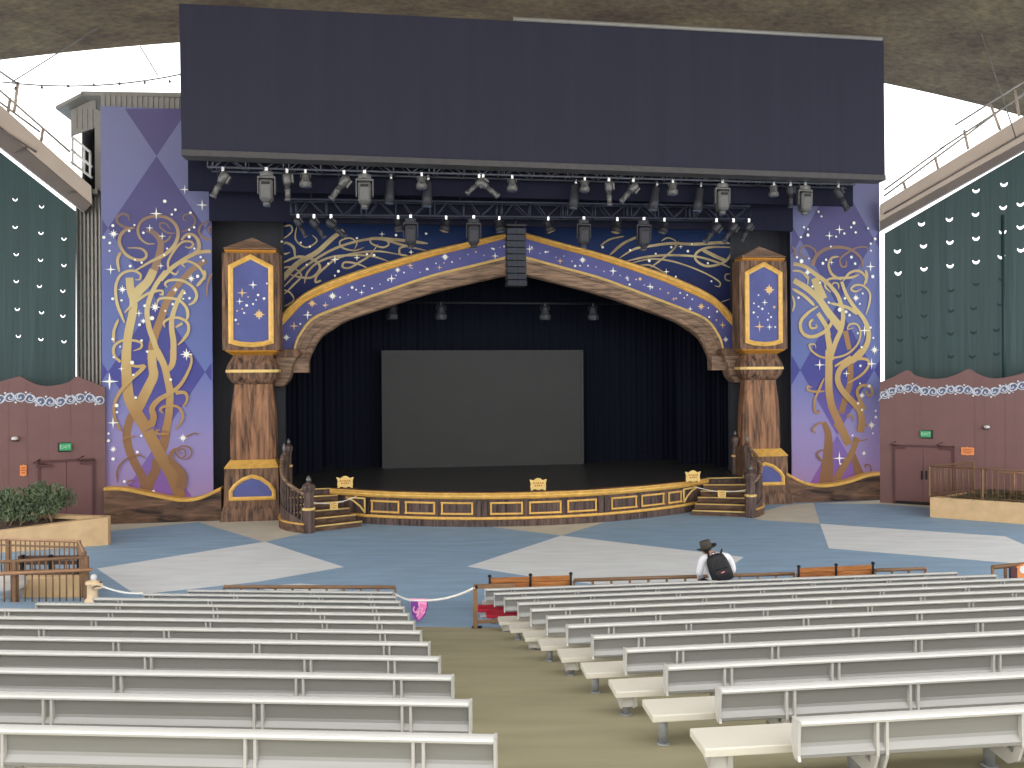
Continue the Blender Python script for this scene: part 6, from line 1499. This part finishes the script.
# ------------------------------------------------------------------ person bending over in front of the last bench row
YP = 15.05
hp = W.pt(716, 600, YP); xg = hp.x; gz = floor_z(xg, YP)
pf = Fr(YP, 6.0, xg)           # person's frame: s right, t away (towards the stage)
PP = lambda px, py, t: pf.pt(px, py, t)
t0 = thing('person', 'person in white shirt, dark hat and black backpack sitting on the last bench row', 'person', pf, (0, 0, gz))
def skin(name, verts, edges, radii, matn, parent, root=0, sub=2):
    me = bpy.data.meshes.new(name); b = BASE[t0]
    me.from_pydata([Vector(v)-b for v in verts], edges, []); me.materials.append(M[matn])
    o = bpy.data.objects.new(name, me); C.objects.link(o); o.parent = parent
    md = o.modifiers.new('skin', 'SKIN'); md.use_smooth_shade = True
    lay = me.skin_vertices[0].data
    for i, r_ in enumerate(radii): lay[i].radius = (r_, r_) if not isinstance(r_, tuple) else r_; lay[i].use_root = (i == root)
    s_ = o.modifiers.new('sub', 'SUBSURF'); s_.levels = sub; s_.render_levels = sub
    dg = bpy.context.evaluated_depsgraph_get(); ev = o.evaluated_get(dg); nm = bpy.data.meshes.new_from_object(ev, depsgraph=dg)
    o.modifiers.clear(); o.data = nm
    if not nm.materials: nm.materials.append(M[matn])
    for p_ in nm.polygons: p_.use_smooth = True
    return o
PZ = HCAM-(RUH+RUS*(RUL+9.9)) + PLT0 + PDZ[11]      # top of the bench seat he sits on
hatp = PP(707, 548.5, .17); nk = PP(709.5, 552.5, .12)
shL = PP(702.5, 558.5, .08); shR = PP(728, 556.5, .08)
elL = PP(699.5, 572, .06); elR = PP(733.5, 570, .06)
wrL = Vector((-.20, .32, PZ+.20)); wrR = Vector((.26, .32, PZ+.20))
hip = Vector((.03, .04, PZ+.11)); ch = (shL+shR)/2 + Vector((0, 0, -.05)); wa = (ch+hip)/2 + Vector((0, -.02, 0))
hd = Vector((hatp.x, hatp.y+.02, hatp.z-.06))
# body: pelvis first
kL, kR = Vector((-.16, .42, PZ+.15)), Vector((.24, .42, PZ+.15)); aL, aR = Vector((-.17, .50, gz+.10)), Vector((.25, .50, gz+.10))
Vb = [hip, wa, ch, nk, hd, shL, elL, wrL, shR, elR, wrR, hip+Vector((-.10, .04, -.01)), kL, aL, Vector((-.18, .64, gz+.04)), hip+Vector((.10, .04, -.01)), kR, aR, Vector((.27, .64, gz+.04))]
Eb = [(0, 1), (1, 2), (2, 3), (3, 4), (2, 5), (5, 6), (6, 7), (2, 8), (8, 9), (9, 10), (0, 11), (11, 12), (12, 13), (13, 14), (0, 15), (15, 16), (16, 17), (17, 18)]
rb = [.12, .12, .125, .055, .08, .07, .046, .032, .07, .046, .032, .08, .056, .042, .03, .08, .056, .042, .03]
body = skin('body', Vb, Eb, rb, 'skin', t0)
sh = skin('shirt', [hip+Vector((0, -.01, .03)), wa, ch, nk+Vector((0, -.01, -.04)), shL, elL, wrL.lerp(elL, .2), shR, elR, wrR.lerp(elR, .2)], [(0, 1), (1, 2), (2, 3), (2, 4), (4, 5), (5, 6), (2, 7), (7, 8), (8, 9)], [.165, .165, .165, .075, .095, .075, .06, .095, .075, .06], 'shirt', t0)
tr = skin('trousers', [hip+Vector((0, .03, -.02)), hip+Vector((-.10, .05, -.01)), kL, aL, hip+Vector((.10, .05, -.01)), kR, aR], [(0, 1), (1, 2), (2, 3), (0, 4), (4, 5), (5, 6)], [.13, .10, .078, .062, .10, .078, .062], 'trousers', t0)
for q in (aL, aR):
    m = MB(); m.lathe((q.x, q.y+.06, gz), [(.05, 0), (.062, .02), (.058, .07), (.035, .11), (.01, .12)], 12, sc=(1, 2.1)); part('shoe', m, 'shoe', t0)
# head shaped with face turned down-left, away from the viewer
R_h = Euler((math.radians(-22), math.radians(-6), math.radians(26))).to_matrix()
m = MB(); m.lathe(hd, [(.045, -.13), (.062, -.11), (.074, -.07), (.082, -.02), (.084, .03), (.074, .075), (.045, .10), (.01, .108)], 16, R=R_h, sc=(.92, 1.12)); head = part('head', m, 'skin', t0)
m = MB(); m.lathe(hd+R_h @ Vector((0, -.012, .015)), [(.05, -.085), (.078, -.06), (.088, -.01), (.09, .03), (.078, .078), (.03, .108)], 16, R=R_h, sc=(.94, 1.08)); part('hair', m, 'hair', head)
m = MB()
for q in (-1, 1): m.lathe(hd+R_h @ Vector((q*.082, .0, -.02)), [(.006, -.03), (.014, -.02), (.018, .005), (.012, .03), (.004, .035)], 8, R=R_h, sc=(.6, 1))
part('ear', m, 'skin', head)
m = MB(); m.lathe(hd+R_h @ Vector((0, .098, -.03)), [(.014, -.025), (.02, -.012), (.009, .03), (.004, .04)], 8, R=R_h, sc=(.8, 1.1)); part('nose', m, 'skin', head)
m = MB()
for q in (-1, 1): m.lathe(hd+R_h @ Vector((q*.032, .086, .0)), [(.004, -.008), (.011, -.004), (.011, .004), (.004, .008)], 8, R=R_h)
part('eye', m, 'hair', head)
m = MB(); m.box(hd+R_h @ Vector((0, .088, -.068)), (.045, .012, .010), R=R_h); part('mouth', m, 'pennant_pink', head)
# hat: wide curled brim and pinched crown
R2 = Euler((math.radians(-16), math.radians(-12), math.radians(20))).to_matrix(); hc = Vector((hatp.x, hatp.y, hatp.z-.005))
m = MB(); rings = []
for r_, z_ in ((.104, .0), (.14, -.004), (.185, .004), (.205, .016), (.207, .024), (.185, .014), (.14, .006), (.105, .012), (.112, .035), (.110, .11), (.102, .165), (.078, .185), (.02, .172)):
    rg = []
    for k in range(24):
        an = 2*math.pi*k/24; curl = .035*abs(math.cos(an))**2 if r_ > .15 else 0; pinch = (.025*math.cos(an)**2 if z_ > .13 else 0)
        rg.append(R2 @ Vector((r_*math.cos(an)*.98, r_*math.sin(an)*1.06, z_+curl-(.02 if (r_ < .08) else 0)+pinch*.0)) + hc)
    rings.append(rg)
m.loft(rings, 0, True); hat = part('hat', m, 'hat_felt', t0)
m = MB(); m.lathe(hc, [(.109, .012), (.1095, .042), (.106, .045)], 24, R=R2, sc=(.99, 1.07)); part('hat_band', m, 'hat_band', hat)
# hands: palm, four fingers and a thumb each
def hand(w, dirv, side):
    d = Vector(dirv).normalized(); sd = d.cross(Vector((0, 0, 1))).normalized()*side; up = sd.cross(d)
    V = [w, w+d*.045, w+d*.085]; E_ = [(0, 1), (1, 2)]; R_ = [.028, .036, .034]
    for i, (o_, L) in enumerate(((-.030, .062), (-.010, .075), (.010, .070), (.029, .055))):
        b0 = len(V); V += [w+d*.09+sd*o_, w+d*(.09+L*.45)+sd*o_*1.05+Vector((0, 0, -.008)), w+d*(.09+L)+sd*o_*1.05+Vector((0, 0, -.03))]
        E_ += [(2, b0), (b0, b0+1), (b0+1, b0+2)]; R_ += [.010, .0095, .008]
    b0 = len(V); V += [w+d*.04-sd*.035, w+d*.07-sd*.062+Vector((0, 0, -.01))]; E_ += [(1, b0), (b0, b0+1)]; R_ += [.012, .009]
    return skin('hand', V, E_, R_, 'skin', t0, 0, 1)
hand(wrL, (.05, .8, -.1), 1); hand(wrR, (-.05, .8, -.1), -1)
# backpack lying on the bent back
ctr = PP(718.6, 566.5, -.20); za = Vector((-.18, .10, .53)).normalized(); xa = Vector((.94, -.05, .30)); xa = (xa - za*xa.dot(za)).normalized(); ya = za.cross(xa).normalized()
Rb_ = Matrix((xa, ya, za)).transposed()
def bring(w_, d_, z_, off=0): 
    out = []
    for k in range(16):
        an = 2*math.pi*k/16; cx_, sy_ = math.cos(an), math.sin(an); e_ = .55
        out.append(ctr + Rb_ @ Vector((w_*math.copysign(abs(cx_)**e_, cx_), d_*math.copysign(abs(sy_)**e_, sy_)+off, z_)))
    return out
m = MB(); m.loft([bring(.14, .05, -.295), bring(.195, .085, -.275), bring(.212, .105, -.20), bring(.216, .11, -.05), bring(.20, .10, .10), bring(.165, .085, .20), bring(.10, .06, .235), bring(.04, .03, .245)], 0, True); bpk = part('backpack', m, 'backpack', t0)
m = MB(); m.loft([bring(.11, .03, -.23, -.10), bring(.15, .05, -.21, -.105), bring(.15, .05, -.06, -.105), bring(.12, .03, -.03, -.10)], 0, True); part('front_pocket', m, 'backpack', bpk)
m = MB(); q = ctr + Rb_ @ Vector((.0, -.158, -.10)); m.box(q, (.075, .012, .022), R=Rb_); part('logo', m, 'logo_red', bpk)
m = MB(); m.box(q+Rb_ @ Vector((0, -.008, .004)), (.05, .008, .008), R=Rb_); part('logo_text', m, 'logo_white', bpk)
m = MB(); m.tube([ctr+Rb_ @ Vector((-.03, .02, .24)), ctr+Rb_ @ Vector((-.03, .01, .28)), ctr+Rb_ @ Vector((.03, .01, .28)), ctr+Rb_ @ Vector((.03, .02, .24))], .010, 6); part('grab_loop', m, 'backpack', bpk)
for q, sh_ in ((-.12, shL), (.12, shR)):
    m = MB(); m.tube([ctr+Rb_ @ Vector((q, .07, .17)), sh_.lerp(ch, .45)+Vector((0, .02, .16)), sh_.lerp(ch, .4)+Vector((0, .18, .02)), ctr+Rb_ @ Vector((q*1.3, .16, -.15))], .02, 6); part('strap', m, 'backpack', bpk)
m = MB(); m.tube([ctr+Rb_ @ Vector((-.10, -.11, -.20)), ctr+Rb_ @ Vector((-.13, -.10, .05)), ctr+Rb_ @ Vector((-.05, -.085, .17)), ctr+Rb_ @ Vector((.05, -.085, .17)), ctr+Rb_ @ Vector((.13, -.10, .05)), ctr+Rb_ @ Vector((.10, -.11, -.20))], .006, 5); part('zip', m, 'lamp_dark', bpk)
